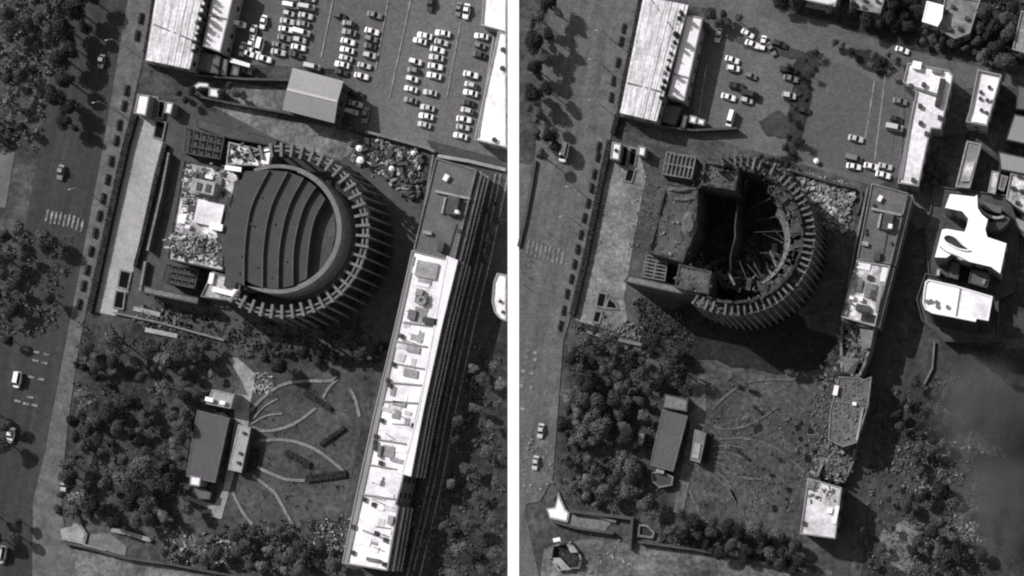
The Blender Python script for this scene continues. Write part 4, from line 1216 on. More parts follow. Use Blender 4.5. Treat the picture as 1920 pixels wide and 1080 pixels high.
# inner auditorium wall: sloping sunlit seating ramp on the right
MB().ring(crx, cry, 84 * SR, 101 * SR, -38, 62, 0.4, 17.5, 40, zin=11.0).build('seating_ramp', RUINL, bt)
rr_ = random.Random(15)
for k in range(22):
    a0 = -52 + k * 5.4
    if rr_.random() < 0.12:
        continue
    dz = rr_.uniform(-0.9, 0.3)
    MB().ring(crx, cry, (100 + rr_.uniform(-7, 9)) * SR, 124.5 * SR, a0, a0 + 5.4, 16.0, 18.6 + dz, 3, zin=18.0 + dz + rr_.uniform(-1.2, 0.2)).build('roof_remnant', mat('remnant', 0.05, 0.2, 0.2, 0.22, 1.0, mott=0.4), bt)
r_ = random.Random(5)
for k in range(58):
    a0, a1 = -128 + 266 * k / 58, -128 + 266 * (k + 1) / 58
    hh = 21.0 + r_.uniform(-1.2, 0.8)
    if a0 < -60:
        hh -= r_.uniform(1, 9)
    if a0 > 100:
        hh -= r_.uniform(1, 7)
    MB().ring(crx, cry, 124 * SR, 129 * SR, a0, a1 + 0.1, 0, hh, 2).build('outer_wall', mat('sooty_wall', 0.038, 0.3, 0.3, 0.25, 1.0), bt)
MB().ring(crx, cry, 128.5 * SR, 150 * SR, -100, 122, 0, 17.0, 60).build('gallery', mat('gallery_soot', 0.06, 0.25, 0.3, 0.2, 1), bt)
for k in range(46):
    an = -100 + 222 * k / 45
    a = -radians(an)
    ca, sa = cos(a), sin(a)
    r2, r1 = 154 * SR, 149 * SR
    top = 20.6 + r_.uniform(-0.8, 0.4)
    c_ = MB().prism(ccw([(crx + r2 * ca - 0.3 * sa * j + i * 0.5 * ca, cry + r2 * sa + 0.3 * ca * j + i * 0.5 * sa) for i, j in ((-1, -1), (1, -1), (1, 1), (-1, 1))]), 0, top,
                    ccw([(crx + r1 * ca - 0.24 * sa * j + i * 0.35 * ca, cry + r1 * sa + 0.24 * ca * j + i * 0.35 * sa) for i, j in ((-1, -1), (1, -1), (1, 1), (-1, 1))]))
    c_.build('column', RUINL, bt)
    if r_.random() < 0.85:
        rb = (140 + r_.uniform(-2, 2)) * SR
        MB().box(crx + rb * ca, cry + rb * sa, 20.0 + r_.uniform(-.4, .3), (20 + r_.uniform(-5, 3)) * SR, 0.6, 0.6, a + r_.uniform(-.05, .05), r_.uniform(-.06, .06)).build('radial_beam', RUINL, bt)
for a0, a1 in ((-70, -40), (-34, -2), (2, 40), (46, 80), (86, 118)):
    MB().ring(crx, cry, 147 * SR, 150.5 * SR, a0, a1, 19.0, 19.9, 20).build('ring_beam', RUIN, bt)


def ring_px(r0, r1, a0, a1, n=14):
    return [(1377 + r0 * cos(radians(a0 + (a1 - a0) * i / n)), 440 + r0 * sin(radians(a0 + (a1 - a0) * i / n))) for i in range(n + 1)] + \
           [(1377 + r1 * cos(radians(a1 + (a0 - a1) * i / n)), 440 + r1 * sin(radians(a1 + (a0 - a1) * i / n))) for i in range(n + 1)]


debris('rubble', Rr, ring_px(128, 150, -75, 120), 420, 0.9, 17.0, RUBBLE, 41, None, bt)
debris('rubble', Rr, ring_px(96, 126, -55, 70), 260, 0.6, 18.3, mat('sooty_rubble', 0.07, 0.4, 0.5, 0.2, 1.0), 40, None, bt)
debris('rubble', Rr, ring_px(20, 95, 20, 110), 240, 1.2, 0.7, mat('charred_rubble', 0.05, 0.4, 0.5, 0.2, 1.0), 42, None, bt)
debris('rubble', Rr, ring_px(70, 100, 70, 150), 90, 1.3, 3.0, RUBBLE, 43, None, bt)
# standing stage wall fragment and fallen beams
pts = [(1381, 372), (1380, 400), (1378, 425), (1379, 445), (1373, 465), (1368, 480), (1366, 505)]
mb = MB()
for i in range(len(pts) - 1):
    a, b = W(*pts[i], 12), W(*pts[i + 1], 12)
    hh = [10, 11.5, 12, 12.5, 12, 11, 9][i]
    h2 = [10, 11.5, 12, 12.5, 12, 11, 9][i + 1]
    mb.prism(ccw([(a[0] - .2, a[1]), (a[0] + .2, a[1]), (b[0] + .2, b[1]), (b[0] - .2, b[1])]), 0.4, [h2, h2, hh, hh])
mb.build('stage_wall', mat('stage_wall', 0.05, 0.3, 0.3, 0.2, 1), bt)
for (x0, y0), (x1, y1), z0, z1 in (((1402, 534), (1418, 516), 6, 7), ((1444, 470), (1458, 505), 3, 11), ((1412, 485), (1426, 505), 1, 3), ((1436, 500), (1452, 520), 2, 8), ((1366, 510), (1378, 535), 8, 9)):
    a, b = W(x0, y0, z0), W(x1, y1, z1)
    MB().limb((*a, z0), (*b, z1), 0.45, 0.4).build('fallen_beam', RUINL, bt)
# torn roof framing hanging into the pit, and slabs fallen against the walls
for k in range(26):
    an = radians(r_.uniform(-120, 150))
    ra, rb = r_.uniform(92, 122), r_.uniform(35, 84)
    z0, z1 = r_.uniform(12, 18), r_.uniform(1, 9)
    a = W(1377 + ra * cos(an), 440 + ra * sin(an), z0)
    an += r_.uniform(-.35, .35)
    b = W(1377 + rb * cos(an), 440 + rb * sin(an), z1)
    MB().limb((*a, z0), (*b, z1), 0.16, 0.12, 5).build('hanging_girder', mat('burnt_steel', 0.04, 0.2, 0.5, 0.2, 1.2), bt)
for k in range(16):
    an = radians(r_.uniform(20, 170))
    ra = r_.uniform(50, 104)
    z0 = r_.uniform(1, 7)
    x, y = W(1377 + ra * cos(an), 440 + ra * sin(an), z0)
    MB().box(x, y, z0, r_.uniform(2, 5), r_.uniform(1.2, 3), 0.35, r_.uniform(0, 3), r_.uniform(-.7, .7), r_.uniform(-.5, .5)).build('fallen_slab', RUIN, bt)
# stage-side walls closing the dark interior on the left
for i, (q, hh) in enumerate((([(1309, 352), (1306, 400), (1300, 440), (1287, 470), (1290, 500)], 12.5), ([(1310, 352), (1345, 345), (1372, 348)], 13.0), ([(1290, 500), (1320, 512), (1345, 520), (1360, 545)], 11.0))):
    ribbon([W(*s_, hh) for s_ in q], 0.6, 0, hh).build('stage_house_wall', CHAR if i != 1 else RUIN, bt)
MB().prism(WP([(1309, 352), (1385, 345), (1385, 545), (1345, 540), (1288, 500), (1300, 440)], 0.7), 0.2, 0.7).build('stage_floor', CHAR, bt)
# front block, roof fallen in to a pale dusty surface
t = shell('ruined_block', 'ruined dusty front block left of the burnt theatre', Rr, [(1248, 338), (1308, 352), (1306, 400), (1300, 440), (1286, 472), (1280, 492), (1214, 472), (1232, 400)], 18.0, 17.0, RUIN, mat('dust_floor', 0.07, 0.3, 0.1, 0.2, 0.9, mott=0.5), 0.7, 1.0, 6)
for (px, py, rx, ry, hh) in ((1292, 420, 15, 26, 1.2), (1275, 355, 26, 6, 0.9), (1282, 373, 22, 5, 0.7)):
    x, y = W(px, py, 17.6)
    mb = MB()
    mb.prism([(x + rx * SR * cos(i * .5236), y + ry * SR * sin(i * .5236)) for i in range(12)], 16.9, 17 + hh, [(x + .6 * rx * SR * cos(i * .5236), y + .6 * ry * SR * sin(i * .5236)) for i in range(12)])
    mb.build('dust_heap', mat('dust_heap', 0.085, 0.2, 0.2, 0.15, 1), t)
debris('rubble', Rr, [(1250, 345), (1300, 352), (1285, 480), (1222, 465)], 110, 0.6, 17.0, RUBBLE, 44, None, t)
t = shell('ruined_corner', 'ruined corner tower at the top of the burnt theatre', Rr, [(1318, 298), (1386, 312), (1378, 356), (1312, 346)], 19.0, 17.0, RUIN, mat('dust_floor', 0.105), 0.7, 1.6, 7)
debris('rubble', Rr, [(1324, 304), (1380, 316), (1374, 350), (1318, 342)], 110, 0.6, 17.0, RUBBLE, 45, None, t)
t = shell('ruined_corner', 'ruined corner tower at the foot of the burnt theatre', Rr, [(1272, 494), (1334, 508), (1328, 552), (1264, 538)], 20.0, 19.3, RUIN, mat('dust_floor', 0.105), 0.6, 0.7, 9)
debris('rubble', Rr, [(1276, 500), (1330, 512), (1326, 546), (1270, 532)], 60, 0.5, 19.3, RUBBLE, 46, None, t)
t, *_ = building('arcade_strip', 'dusty arcade roof at the foot of the burnt theatre', 'arcade', Rr, [(1178, 516), (1268, 536), (1330, 545), (1326, 560), (1260, 548), (1170, 528)], 16.0, CONC, DWALL, par=0.1)
pergola(Rr, [(1250, 285), (1304, 295), (1296, 335), (1242, 326)], 7.0, 7, 2, 'gridded terrace at the upper left of the burnt theatre', CONC)
pergola(Rr, [(1212, 478), (1252, 486), (1246, 526), (1204, 518)], 7.0, 2, 6, 'gridded terrace at the lower left of the burnt theatre', CONC)
debris('rubble', Rr, [(1195, 330), (1235, 330), (1215, 480), (1175, 480)], 200, 0.4, 0.1, mat('fine_rubble', 0.09, 0.3, 0.5, 0.2, 1.2), 47, 'scattered rubble along the front of the burnt theatre')
debris('rubble', Rr, [(1480, 320), (1600, 350), (1585, 430), (1530, 425), (1490, 360)], 620, 1.15, 0.1, RUBBLE, 48, 'dense rubble field right above the burnt theatre')
debris('rubble', Rr, [(1480, 320), (1600, 350), (1585, 430), (1540, 420), (1510, 360)], 260, 1.0, 0.4, RUBBLEL, 49, 'pale rubble chunks right above the burnt theatre')
debris('rubble', Rr, [(1395, 300), (1480, 300), (1500, 350), (1440, 330), (1390, 322)], 260, 1.1, 0.3, SCORCH, 50, 'blackened rubble at the top of the burnt theatre')
debris('rubble', Rr, [(1120, 595), (1210, 620), (1200, 650), (1110, 625)], 120, 0.8, 0.1, RUBBLE, 51, 'scattered rubble at the top of the park, right view')
debris('rubble', Rr, [(1660, 830), (1790, 830), (1780, 930), (1700, 920)], 200, 0.8, 0.1, RUBBLE, 52, 'scattered rubble in the yard right of the south roof end')
debris('rubble', Rr, [(1790, 960), (1850, 970), (1840, 1010), (1770, 1010)], 90, 0.7, 0.1, RUBBLEL, 53, 'pale rubble patch near the lower right corner')
debris('rubble', Rr, [(1660, 1000), (1860, 1040), (1850, 1090), (1640, 1090)], 150, 0.6, 0.1, RUBBLE, 54, 'scattered rubble along the bottom edge, right view')
debris('rubble', Rr, [(1820, 810), (1880, 820), (1890, 850), (1800, 845)], 80, 0.7, 0.1, RUBBLEL, 55, 'pale rubble patch right of the yard, right view')
debris('rubble', Rr, [(1020, 1000), (1180, 1020), (1180, 1090), (1020, 1090)], 80, 0.6, 0.1, RUBBLEL, 56, 'scattered rubble by the sunken ruin, right view')
debris('rubble', Rr, [(985, 800), (1040, 830), (1025, 930), (985, 920)], 90, 0.5, 0.2, RUBBLEL, 57, 'scattered rubble along the avenue pavement, right view')
debris('rubble', Rr, [(1540, 700), (1580, 705), (1556, 770), (1552, 890), (1500, 900), (1520, 790)], 420, 0.6, 0.1, RUBBLE, 58, 'rubble strewn along the left foot of the damaged block')
debris('rubble', Rr, [(1560, 650), (1580, 650), (1575, 710), (1545, 715)], 160, 1.0, 0.1, RUBBLEL, 59, 'pale slabs tumbled beside the burnt out section')
debris('rubble', Rr, [(1690, 740), (1800, 720), (1850, 1060), (1650, 1060)], 700, 0.6, 0.1, RUBBLE, 60, 'fine debris scattered through the east yard trees')
# sunken ruin in the south-west corner of the right view
t = shell('sunken_ruin', 'ruined hut with dark interior near the bottom left of right view', Rr, [(1034, 1022), (1070, 1016), (1090, 1046), (1086, 1066), (1048, 1068), (1030, 1048)], 2.0, 0.3, CONC, CHAR, 0.5, 1.2, 12)
MB().prism(WP([(1030, 1046), (1050, 1046), (1072, 1068), (1046, 1070)], 1.6), 0.9, [1.3, 1.9, 1.6, 1.1]).build('roof_slab', CONCL, t)
MB().prism(WP([(1062, 1020), (1074, 1022), (1084, 1036), (1070, 1036)], 1.9), 1.2, 1.9).build('roof_slab', RUBBLEL, t)
MB().box(*W(1044, 1012, 3), 3.0, 2.2, 1.2, 0.4, 0.2).build('broken_slab', WPLAIN, t)
t = shell('small_court', 'small walled court with dark bush, lower right view', Rr, [(1196, 982), (1214, 984), (1228, 998), (1224, 1010), (1194, 1006)], 0.9, 0.15, CONC, SCORCH, 0.7, 0.2, 13)

# theatre yard scrap (left)
YARD = [(655, 262), (700, 262), (790, 290), (782, 375), (768, 372), (720, 325), (668, 300)]
debris('scrap_heap', L, YARD, 260, 1.3, 0.1, RUBBLEL, 61, 'pale scrap panels heaped in the theatre yard, left view', flat=0.7)
debris('scrap_heap', L, YARD, 240, 1.4, 0.1, CONCD, 62, 'dark scrap heaped in the theatre yard, left view', flat=0.9)
debris('rubble', L, [(240, 575), (340, 595), (330, 630), (245, 600)], 120, 0.8, 0.1, RUBBLE, 63, 'scattered stones at the foot of the pale plaza, left view')
debris('rubble', L, [(300, 990), (440, 1010), (430, 1060), (310, 1050)], 160, 0.8, 0.1, RUBBLEL, 64, 'pale stones in the south gardens, left view')
debris('rubble', L, [(600, 985), (660, 960), (640, 1060), (560, 1060)], 120, 0.8, 0.1, RUBBLEL, 65, 'pale stones at the lower corner of the lawn, left view')
debris('rubble', L, [(478, 700), (515, 705), (510, 735), (475, 735)], 90, 0.8, 0.1, RUBBLEL, 66, 'pale rockery at the top of the petal garden, left view')
for i, (px, py, r, h, lab) in enumerate(((673, 278, 0.95, 2.0, 'white round tank at the left of the theatre yard'), (675, 300, 1.1, 1.4, 'white low tank below the round tank in the theatre yard'), (734, 316, 0.8, 1.8, 'white round tank in the middle of the theatre yard'), (775, 287, 0.7, 1.4, 'small white tank at the right of the theatre yard'))):
    x, y = W(px, py, zb + h)
    t = thing('round_tank', lab, 'tank', (x, y, zb))
    MB().cyl(x, y, zb, zb + h, r, r, 14).build('tank_body', WPLAIN, t)
    MB().cyl(x, y, zb + h, zb + h + 0.35, r * 1.02, r * 0.25, 14).build('tank_lid', WHITE, t)
x, y = W(1530, 301, 1.6)
t = thing('round_tank', 'small white round tank alone on the car park, right view', 'tank', (x, y, 0))
MB().cyl(x, y, 0, 1.3, 0.8, 0.8, 14).build('tank_body', WPLAIN, t)
MB().cyl(x, y, 1.3, 1.6, 0.82, 0.2, 14).build('tank_lid', WHITE, t)

# ------------------------------------------------------------------ garden paths


def gpath(site, pts, w, label, m):
    z = ZS[site]
    mb = ribbon([W(*q, z) for q in smooth(pts, 6)], w, z, z + 0.3)
    o = mb.build('garden_path', m)
    o['kind'] = 'structure'


for site, a, b in ((L, (624, 0), (602, 108)), (L, (728, 0), (704, 130)), (L, (772, -10), (730, 185)), (L, (864, 40), (838, 180)), (Rr, (1325, 120), (1310, 215)), (Rr, (1640, 150), (1622, 260)), (Rr, (1660, 140), (1640, 300))):
    z = ZS[site] + 0.2
    ribbon([W(*a, z), W(*b, z)], 0.45, z - 0.1, z).build('painted_line', mat('faint_paint', 0.2, 0.2, 0.3, 0.2, 1.0))['kind'] = 'structure'


def from5(pts):
    return [(300 + x / 2.348, 620 + y / 2.348) for x, y in pts]


PET = [[(400, 355), (440, 310), (500, 260), (560, 232), (640, 222), (740, 222), (790, 206)], [(410, 425), (450, 440), (520, 435), (600, 405), (690, 340)],
       [(440, 485), (520, 480), (600, 490), (680, 520), (740, 560), (800, 610), (820, 640)], [(430, 600), (480, 625), (560, 655), (640, 660)],
       [(410, 640), (460, 675), (510, 720), (550, 790), (590, 865)], [(320, 705), (345, 760), (380, 820), (410, 855)], [(720, 295), (745, 250), (790, 206)], [(835, 255), (860, 300), (880, 380)],
       [(410, 390), (460, 335), (520, 300)], [(405, 410), (470, 375), (540, 365)]]
for i, q in enumerate(PET):
    gpath(L, from5(q), 0.95 if i < 8 else 0.5, '', THIN)
    q2 = [(x + 862 + (y - 830) * -0.06, y - 3) for x, y in from5(q)]
    if i < 6:
        gpath(Rr, q2, 0.8, '', THINR)
    if i == 4:
        gpath(Rr, [(1345, 885), (1362, 900), (1375, 925), (1382, 945)], 0.8, '', THINR)
for k in range(5):
    gpath(Rr, [(1335 + k, 838 + k * 9), (1370, 836 + k * 14), (1400 - 4 * k, 842 + k * 17)], 0.5, '', THINR)

# beds: low dark shrub strips in the garden
for i, (a, b, w) in enumerate((((535, 848), (580, 872), 2.0), ((575, 898), (648, 888), 2.2), ((570, 735), (620, 768), 1.6), ((600, 834), (645, 802), 1.2), ((478, 842), (470, 880), 2.6))):
    hedge('%s dark shrub bed in the petal garden, left view' % ['diagonal', 'long right hand', 'upper', 'short slanting', 'thick left hand'][i], L, [a, b], w, 0.8)
for i, (a, b, w) in enumerate((((1378, 842), (1404, 862), 1.0), ((1330, 812), (1322, 868), 1.6), ((1412, 760), (1428, 776), 0.9))):
    hedge('%s dark shrub bed in the petal garden, right view' % ['diagonal', 'thick left hand', 'short upper'][i], Rr, [a, b], w, 0.7)


# ------------------------------------------------------------------ cars
def car_meshes(kind):
    if kind == 'van':
        Lh, Wd, Ht, sh, prof = 2.6, 1.9, 2.1, 1.05, [(-2.35, .8), (-2.25, 1), (1.2, 1), (1.75, .55)]
    elif kind == 'hatch':
        Lh, Wd, Ht, sh, prof = 2.0, 1.75, 1.5, 0.85, None
    else:
        Lh, Wd, Ht, sh, prof = 2.3, 1.8, 1.42, 0.85, None
    w = Wd / 2
    mb = MB()
    secs = [(-Lh, .45, sh - .12, w * .82), (-Lh + .2, .25, sh, w * .96), (-Lh * .35, .22, sh + .03, w), (Lh * .35, .22, sh + .02, w), (Lh - .3, .25, sh - .08, w * .95), (Lh, .42, sh - .25, w * .8)]
    vv, ff = [], []
    for x, z0, z1, hw in secs:
        vv += [(x, -hw, z0), (x, hw, z0), (x, hw, z1 - .12), (x, hw * .9, z1), (x, -hw * .9, z1), (x, -hw, z1 - .12)]
    n = len(secs)
    for i in range(n - 1):
        for j in range(6):
            a, b = 6 * i + j, 6 * i + (j + 1) % 6
            ff.append((a, b, b + 6, a + 6))
    ff += [tuple(reversed(range(6))), tuple(range(6 * n - 6, 6 * n))]
    mb.add(vv, [f[::-1] for f in ff])
    if kind == 'van':
        cab = [(-Lh + .1, -Lh + .2, Lh * .72, Lh * .42)]
    elif kind == 'hatch':
        cab = [(-Lh + .15, -Lh + .55, Lh * .5, Lh * .12)]
    else:
        cab = [(-Lh * .72, -Lh * .40, Lh * .42, Lh * .06)]
    xb0, xb1, xf0, xf1 = cab[0]
    ww, wt = w * .9, w * .74
    zt, z0 = Ht, sh - .02
    mb.add([(xb0, -ww, z0), (xf0, -ww, z0), (xf0, ww, z0), (xb0, ww, z0), (xb1, -wt, zt), (xf1, -wt, zt), (xf1, wt, zt), (xb1, wt, zt)],
           [(4, 5, 6, 7), (0, 1, 5, 4), (1, 2, 6, 5), (2, 3, 7, 6), (3, 0, 4, 7)])

    def pane(P, off):
        g = MB()
        cxp = [sum(q[i] for q in P) / 4 for i in range(3)]
        P2 = [tuple(c + (q[i] - c) * .9 + off[i] for i, c in enumerate(cxp)) for q in P]
        g.add([tuple(v - o * 1.2 for v, o in zip(q, off)) for q in P2] + P2, [(4, 5, 6, 7), (0, 1, 5, 4), (1, 2, 6, 5), (2, 3, 7, 6), (3, 0, 4, 7)])
        return g
    parts = [('body', mb, None)]
    parts.append(('windscreen', pane([(xf0, -ww, z0), (xf0, ww, z0), (xf1, wt, zt), (xf1, -wt, zt)], (.03, 0, .03)), CARGLASS))
    parts.append(('rear_window', pane([(xb0, ww, z0), (xb0, -ww, z0), (xb1, -wt, zt), (xb1, wt, zt)], (-.03, 0, .03)), CARGLASS))
    parts.append(('side_window', pane([(xb0, -ww, z0), (xf0, -ww, z0), (xf1, -wt, zt), (xb1, -wt, zt)], (0, -.03, .01)), CARGLASS))
    parts.append(('side_window', pane([(xf0, ww, z0), (xb0, ww, z0), (xb1, wt, zt), (xf1, wt, zt)], (0, .03, .01)), CARGLASS))
    for sx in (-1, 1):
        for sy in (-1, 1):
            g = MB()
            m_ = 12
            xc, yc = sx * Lh * .62, sy * (w - .1)
            vv = [(xc + .32 * cos(2 * pi * i / m_), yc + k * .1, .32 + .32 * sin(2 * pi * i / m_)) for k in (-1, 1) for i in range(m_)]
            g.add(vv, [(i, (i + 1) % m_, m_ + (i + 1) % m_, m_ + i) for i in range(m_)] + [tuple(range(m_)), tuple(reversed(range(m_, 2 * m_)))])
            parts.append(('wheel', g, TYRE))
    for sy in (-1, 1):
        parts.append(('headlight', MB().box(Lh - .06, sy * w * .62, sh - .3, .12, .34, .16), STEEL))
    return parts


CARS = {}
for kind in ('sedan', 'hatch', 'van'):
    for cname, pm in CARP.items():
        CARS[kind, cname] = [(n, g.mesh(n, pm if m is None else m)) for n, g, m in ([(n, g, m) for n, g, m in car_meshes(kind)])]
CARCOUNT = {}


def car(site, px, py, col='white', ang=11.3, kind='sedan', sc=1.0, group=None):
    zb = ZS[site]
    z = zb + 0.12
    if group and col == 'white' and R.random() < 0.28:
        col = R.choice(('silver', 'silver', 'grey'))
    if group and R.random() < 0.1:
        kind = 'van'
    sc *= R.uniform(0.93, 1.06)
    x, y = W(px, py, zb + 0.8)
    t = thing('parked_car' if group else 'car', None, 'car', (x, y, z), group, -radians(ang))
    t.scale = (sc, sc, sc)
    for n, me in CARS[kind, col]:
        o = bpy.data.objects.new(n, me)
        o.parent = t
        COL.objects.link(o)
    nm = {'sedan': 'saloon car', 'hatch': 'small car', 'van': 'van'}[kind]
    t.name = ('parked_' if group else 'moving_') + {'sedan': 'car', 'hatch': 'car', 'van': 'van'}[kind]
    t['category'] = 'van' if kind == 'van' else 'car'
    later(t, site, '%s %s' % (col, nm), px, py)
    return t


def T2(x, y):
    return (480 + x / 4, y / 4)


GL = 'cars parked in the left car park'
cl = [(265, 40, 'white'), (245, 100, 'white'), (235, 160, 'white'), (225, 220, 'white'), (212, 285, 'grey'), (172, 338, 'white'), (168, 392, 'silver'),
      (385, 52, 'silver'), (372, 118, 'white'), (352, 178, 'white'), (345, 242, 'white'), (327, 300, 'white'), (318, 355, 'white'), (300, 412, 'dark'), (280, -18, 'white'), (400, -12, 'silver'),
      (690, 175, 'grey'), (697, 242, 'white'), (690, 312, 'white'), (682, 375, 'white'), (672, 434, 'white'), (645, 485, 'white'), (640, 542, 'dark'),
      (870, 235, 'white'), (862, 290, 'grey'), (852, 346, 'dark'), (852, 415, 'silver'), (812, 492, 'silver'), (790, 570, 'white'),
      (1265, 268, 'white'), (1228, 308, 'white'), (1195, 462, 'white'), (1178, 525, 'grey'), (1170, 592, 'white'), (1160, 668, 'white'), (1158, 752, 'white'),
      (1400, 250, 'white'), (1390, 318, 'white'), (1362, 374, 'white'), (1352, 432, 'silver'), (1345, 498, 'white'), (1335, 568, 'white'), (1305, 695, 'silver'), (1285, 808, 'silver'), (1275, 872, 'white'), (1262, 936, 'white'),
      (1690, 272, 'white'), (1680, 342, 'white'), (1672, 410, 'dark'), (1612, 560, 'white'), (1608, 635, 'silver'), (1608, 698, 'white'), (1586, 772, 'dark'), (1582, 828, 'silver'), (1560, 895, 'white'), (1552, 955, 'silver'), (1532, 1020, 'white'),
      (760, 708, 'dark'), (748, 780, 'silver'), (712, 838, 'white'), (850, 345, 'dark'), (425, 500, 'white'), (630, 118, 'dark'), (890, 112, 'grey')]
seen = set()
for x, y, c in cl:
    if (x // 8, y // 8) in seen:
        continue
    seen.add((x // 8, y // 8))
    px, py = T2(x, y)
    car(L, px, py, c, 12 + R.uniform(-3, 4) + (R.choice((0, 180))), R.choice(('sedan', 'sedan', 'sedan', 'hatch')), 1.0 + R.uniform(-.03, .05), GL)
for x, y, c, a in ((1578, 85, 'white', 100), (1520, 70, 'grey', 100), (55, 165, 'white', 104), (30, 345, 'white', 104), (60, 440, 'white', 15), (820, 865, 'grey', 100), (1310, 30, 'dark', 100)):
    car(L, *T2(x, y), c, a, 'sedan', 1.05, GL)
for px, py, c, a in ((475, 60, 'silver', 104), (470, 84, 'white', 104), (464, 100, 'white', 20), (446, 45, 'white', 12), (455, 92, 'silver', 104), (459, 133, 'grey', 12)):
    car(L, px, py, c, a, 'sedan', 1.0, GL)
GAV = 'cars driving on the left avenue'
for px, py, c, k in ((190, 115, 'grey', 'sedan'), (114, 323, 'grey', 'sedan'), (33, 712, 'white', 'van'), (20, 816, 'white', 'sedan'), (4, 1040, 'silver', 'van')):
    t = car(L, px, py, c, 101, k, 1.08)
    t['group'] = GAV
car(L, 120, 908, 'silver', 98, 'sedan', 1.0)
GR = 'cars parked in the right car park'
for px, py, c, a in ((1347, 66, 'silver', 102), (1402, 63, 'white', 30), (1411, 83, 'white', 20), (1431, 80, 'white', 100), (1373, 112, 'white', 15), (1375, 128, 'white', 12), (1408, 142, 'grey', 15), (1381, 161, 'dark', 12), (1407, 177, 'dark', 14),
                     (1366, 182, 'white', 14), (1400, 188, 'silver', 14), (1370, 222, 'white', 104), (1478, 132, 'dark', 10), (1483, 147, 'grey', 12), (1480, 179, 'silver', 12), (1501, 178, 'dark', 40), (1508, 207, 'dark', 10),
                     (1688, 190, 'grey', 14), (1680, 223, 'dark', 12), (1677, 239, 'silver', 12), (1605, 260, 'silver', 14), (1601, 297, 'grey', 12), (1601, 312, 'white', 12), (1660, 312, 'white', 12), (1656, 328, 'white', 12), (1634, 312, 'white', 12), (1692, 94, 'white', 20), (1446, 92, 'grey', 60), (1462, 82, 'dark', 20)):
    car(Rr, px, py, c, a + R.uniform(-3, 3), R.choice(('sedan', 'sedan', 'hatch')), 1.0 + R.uniform(-.03, .05), GR)
car(Rr, 1058, 286, 'white', 102, 'van', 1.1)
for px, py, c in ((1014, 808, 'silver'), (1004, 868, 'silver')):
    car(Rr, px, py, c, 100, 'sedan', 1.0)

# ------------------------------------------------------------------ trees
rt = random.Random(99)


def crown_mesh(name, seed, m, n_l=6, n_q=2200, flat=0.75, spread=0.5, q=0.095):
    r = random.Random(seed)
    lobes = []
    for i in range(n_l):
        a, rr = r.uniform(0, 2 * pi), sqrt(r.random()) * spread
        lobes.append((rr * cos(a), rr * sin(a), r.uniform(-0.3, 0.3) * flat, r.uniform(0.34, 0.55)))
    lobes.append((0, 0, 0.15 * flat, 0.62))
    mb = MB()
    for _ in range(n_q):
        lx, ly, lz, lr = r.choice(lobes)
        u = Vector((r.gauss(0, 1), r.gauss(0, 1), r.gauss(0.25, 1))).normalized()
        rad = lr * (r.random() ** 0.25) * r.uniform(0.9, 1.12)
        c = Vector((lx, ly, lz)) + Vector((u.x * rad, u.y * rad, u.z * rad * flat))
        nrm = (u + Vector((r.uniform(-.45, .45), r.uniform(-.45, .45), r.uniform(-.2, .6)))).normalized()
        a = nrm.orthogonal().normalized()
        b = nrm.cross(a)
        th_ = r.uniform(0, pi)
        a, b = a * cos(th_) + b * sin(th_), b * cos(th_) - a * sin(th_)
        s1, s2 = q * r.uniform(0.5, 1.2), q * r.uniform(0.4, 0.9)
        mb.add([tuple(c - a * s1), tuple(c + b * s2), tuple(c + a * s1), tuple(c - b * s2)], [(0, 1, 2, 3)])
    return mb.mesh(name, m)


def trunk_mesh(seed):
    r = random.Random(seed)
    mb = MB()
    mb.limb((0, 0, -0.9), (0.02, 0.02, -0.05), 0.07, 0.045, 7)
    for k in range(4):
        a = k * 1.57 + r.uniform(-.4, .4)
        mb.limb((0.02, 0.02, -0.12), (0.4 * cos(a), 0.4 * sin(a), r.uniform(0.05, 0.35)), 0.04, 0.012, 5)
    return mb.mesh('trunk', BARK)


CROWN = {}
for k in range(4):
    CROWN['dark', k] = crown_mesh('crown', 200 + k, LEAF[0])
    CROWN['mid', k] = crown_mesh('crown', 300 + k, LEAF[1])
    CROWN['pale', k] = crown_mesh('crown', 400 + k, LEAF[2], 6, 1100, 0.6, 0.6, 0.11)
    CROWN['ever', k] = crown_mesh('crown', 700 + k, LEAF[4], 7, 2000, 0.8, 0.6, 0.10)
    CROWN['burnt', k] = crown_mesh('crown', 500 + k, LEAF[3], 8, 420, 0.9, 0.62, 0.11)
    CROWN['cone', k] = crown_mesh('crown', 600 + k, LEAF[0], 5, 650, 2.6, 0.25, 0.14)
TRUNK = [trunk_mesh(k) for k in range(4)]
KIND = {'dark': ('broad_tree', 'dark broad tree'), 'mid': ('leafy_tree', 'mid grey leafy tree'), 'pale': ('pale_tree', 'pale loose crowned tree'), 'burnt': ('scorched_tree', 'blackish sparse tree'), 'cone': ('slim_tree', 'slim dark upright tree'), 'ever': ('evergreen_tree', 'near black evergreen tree')}


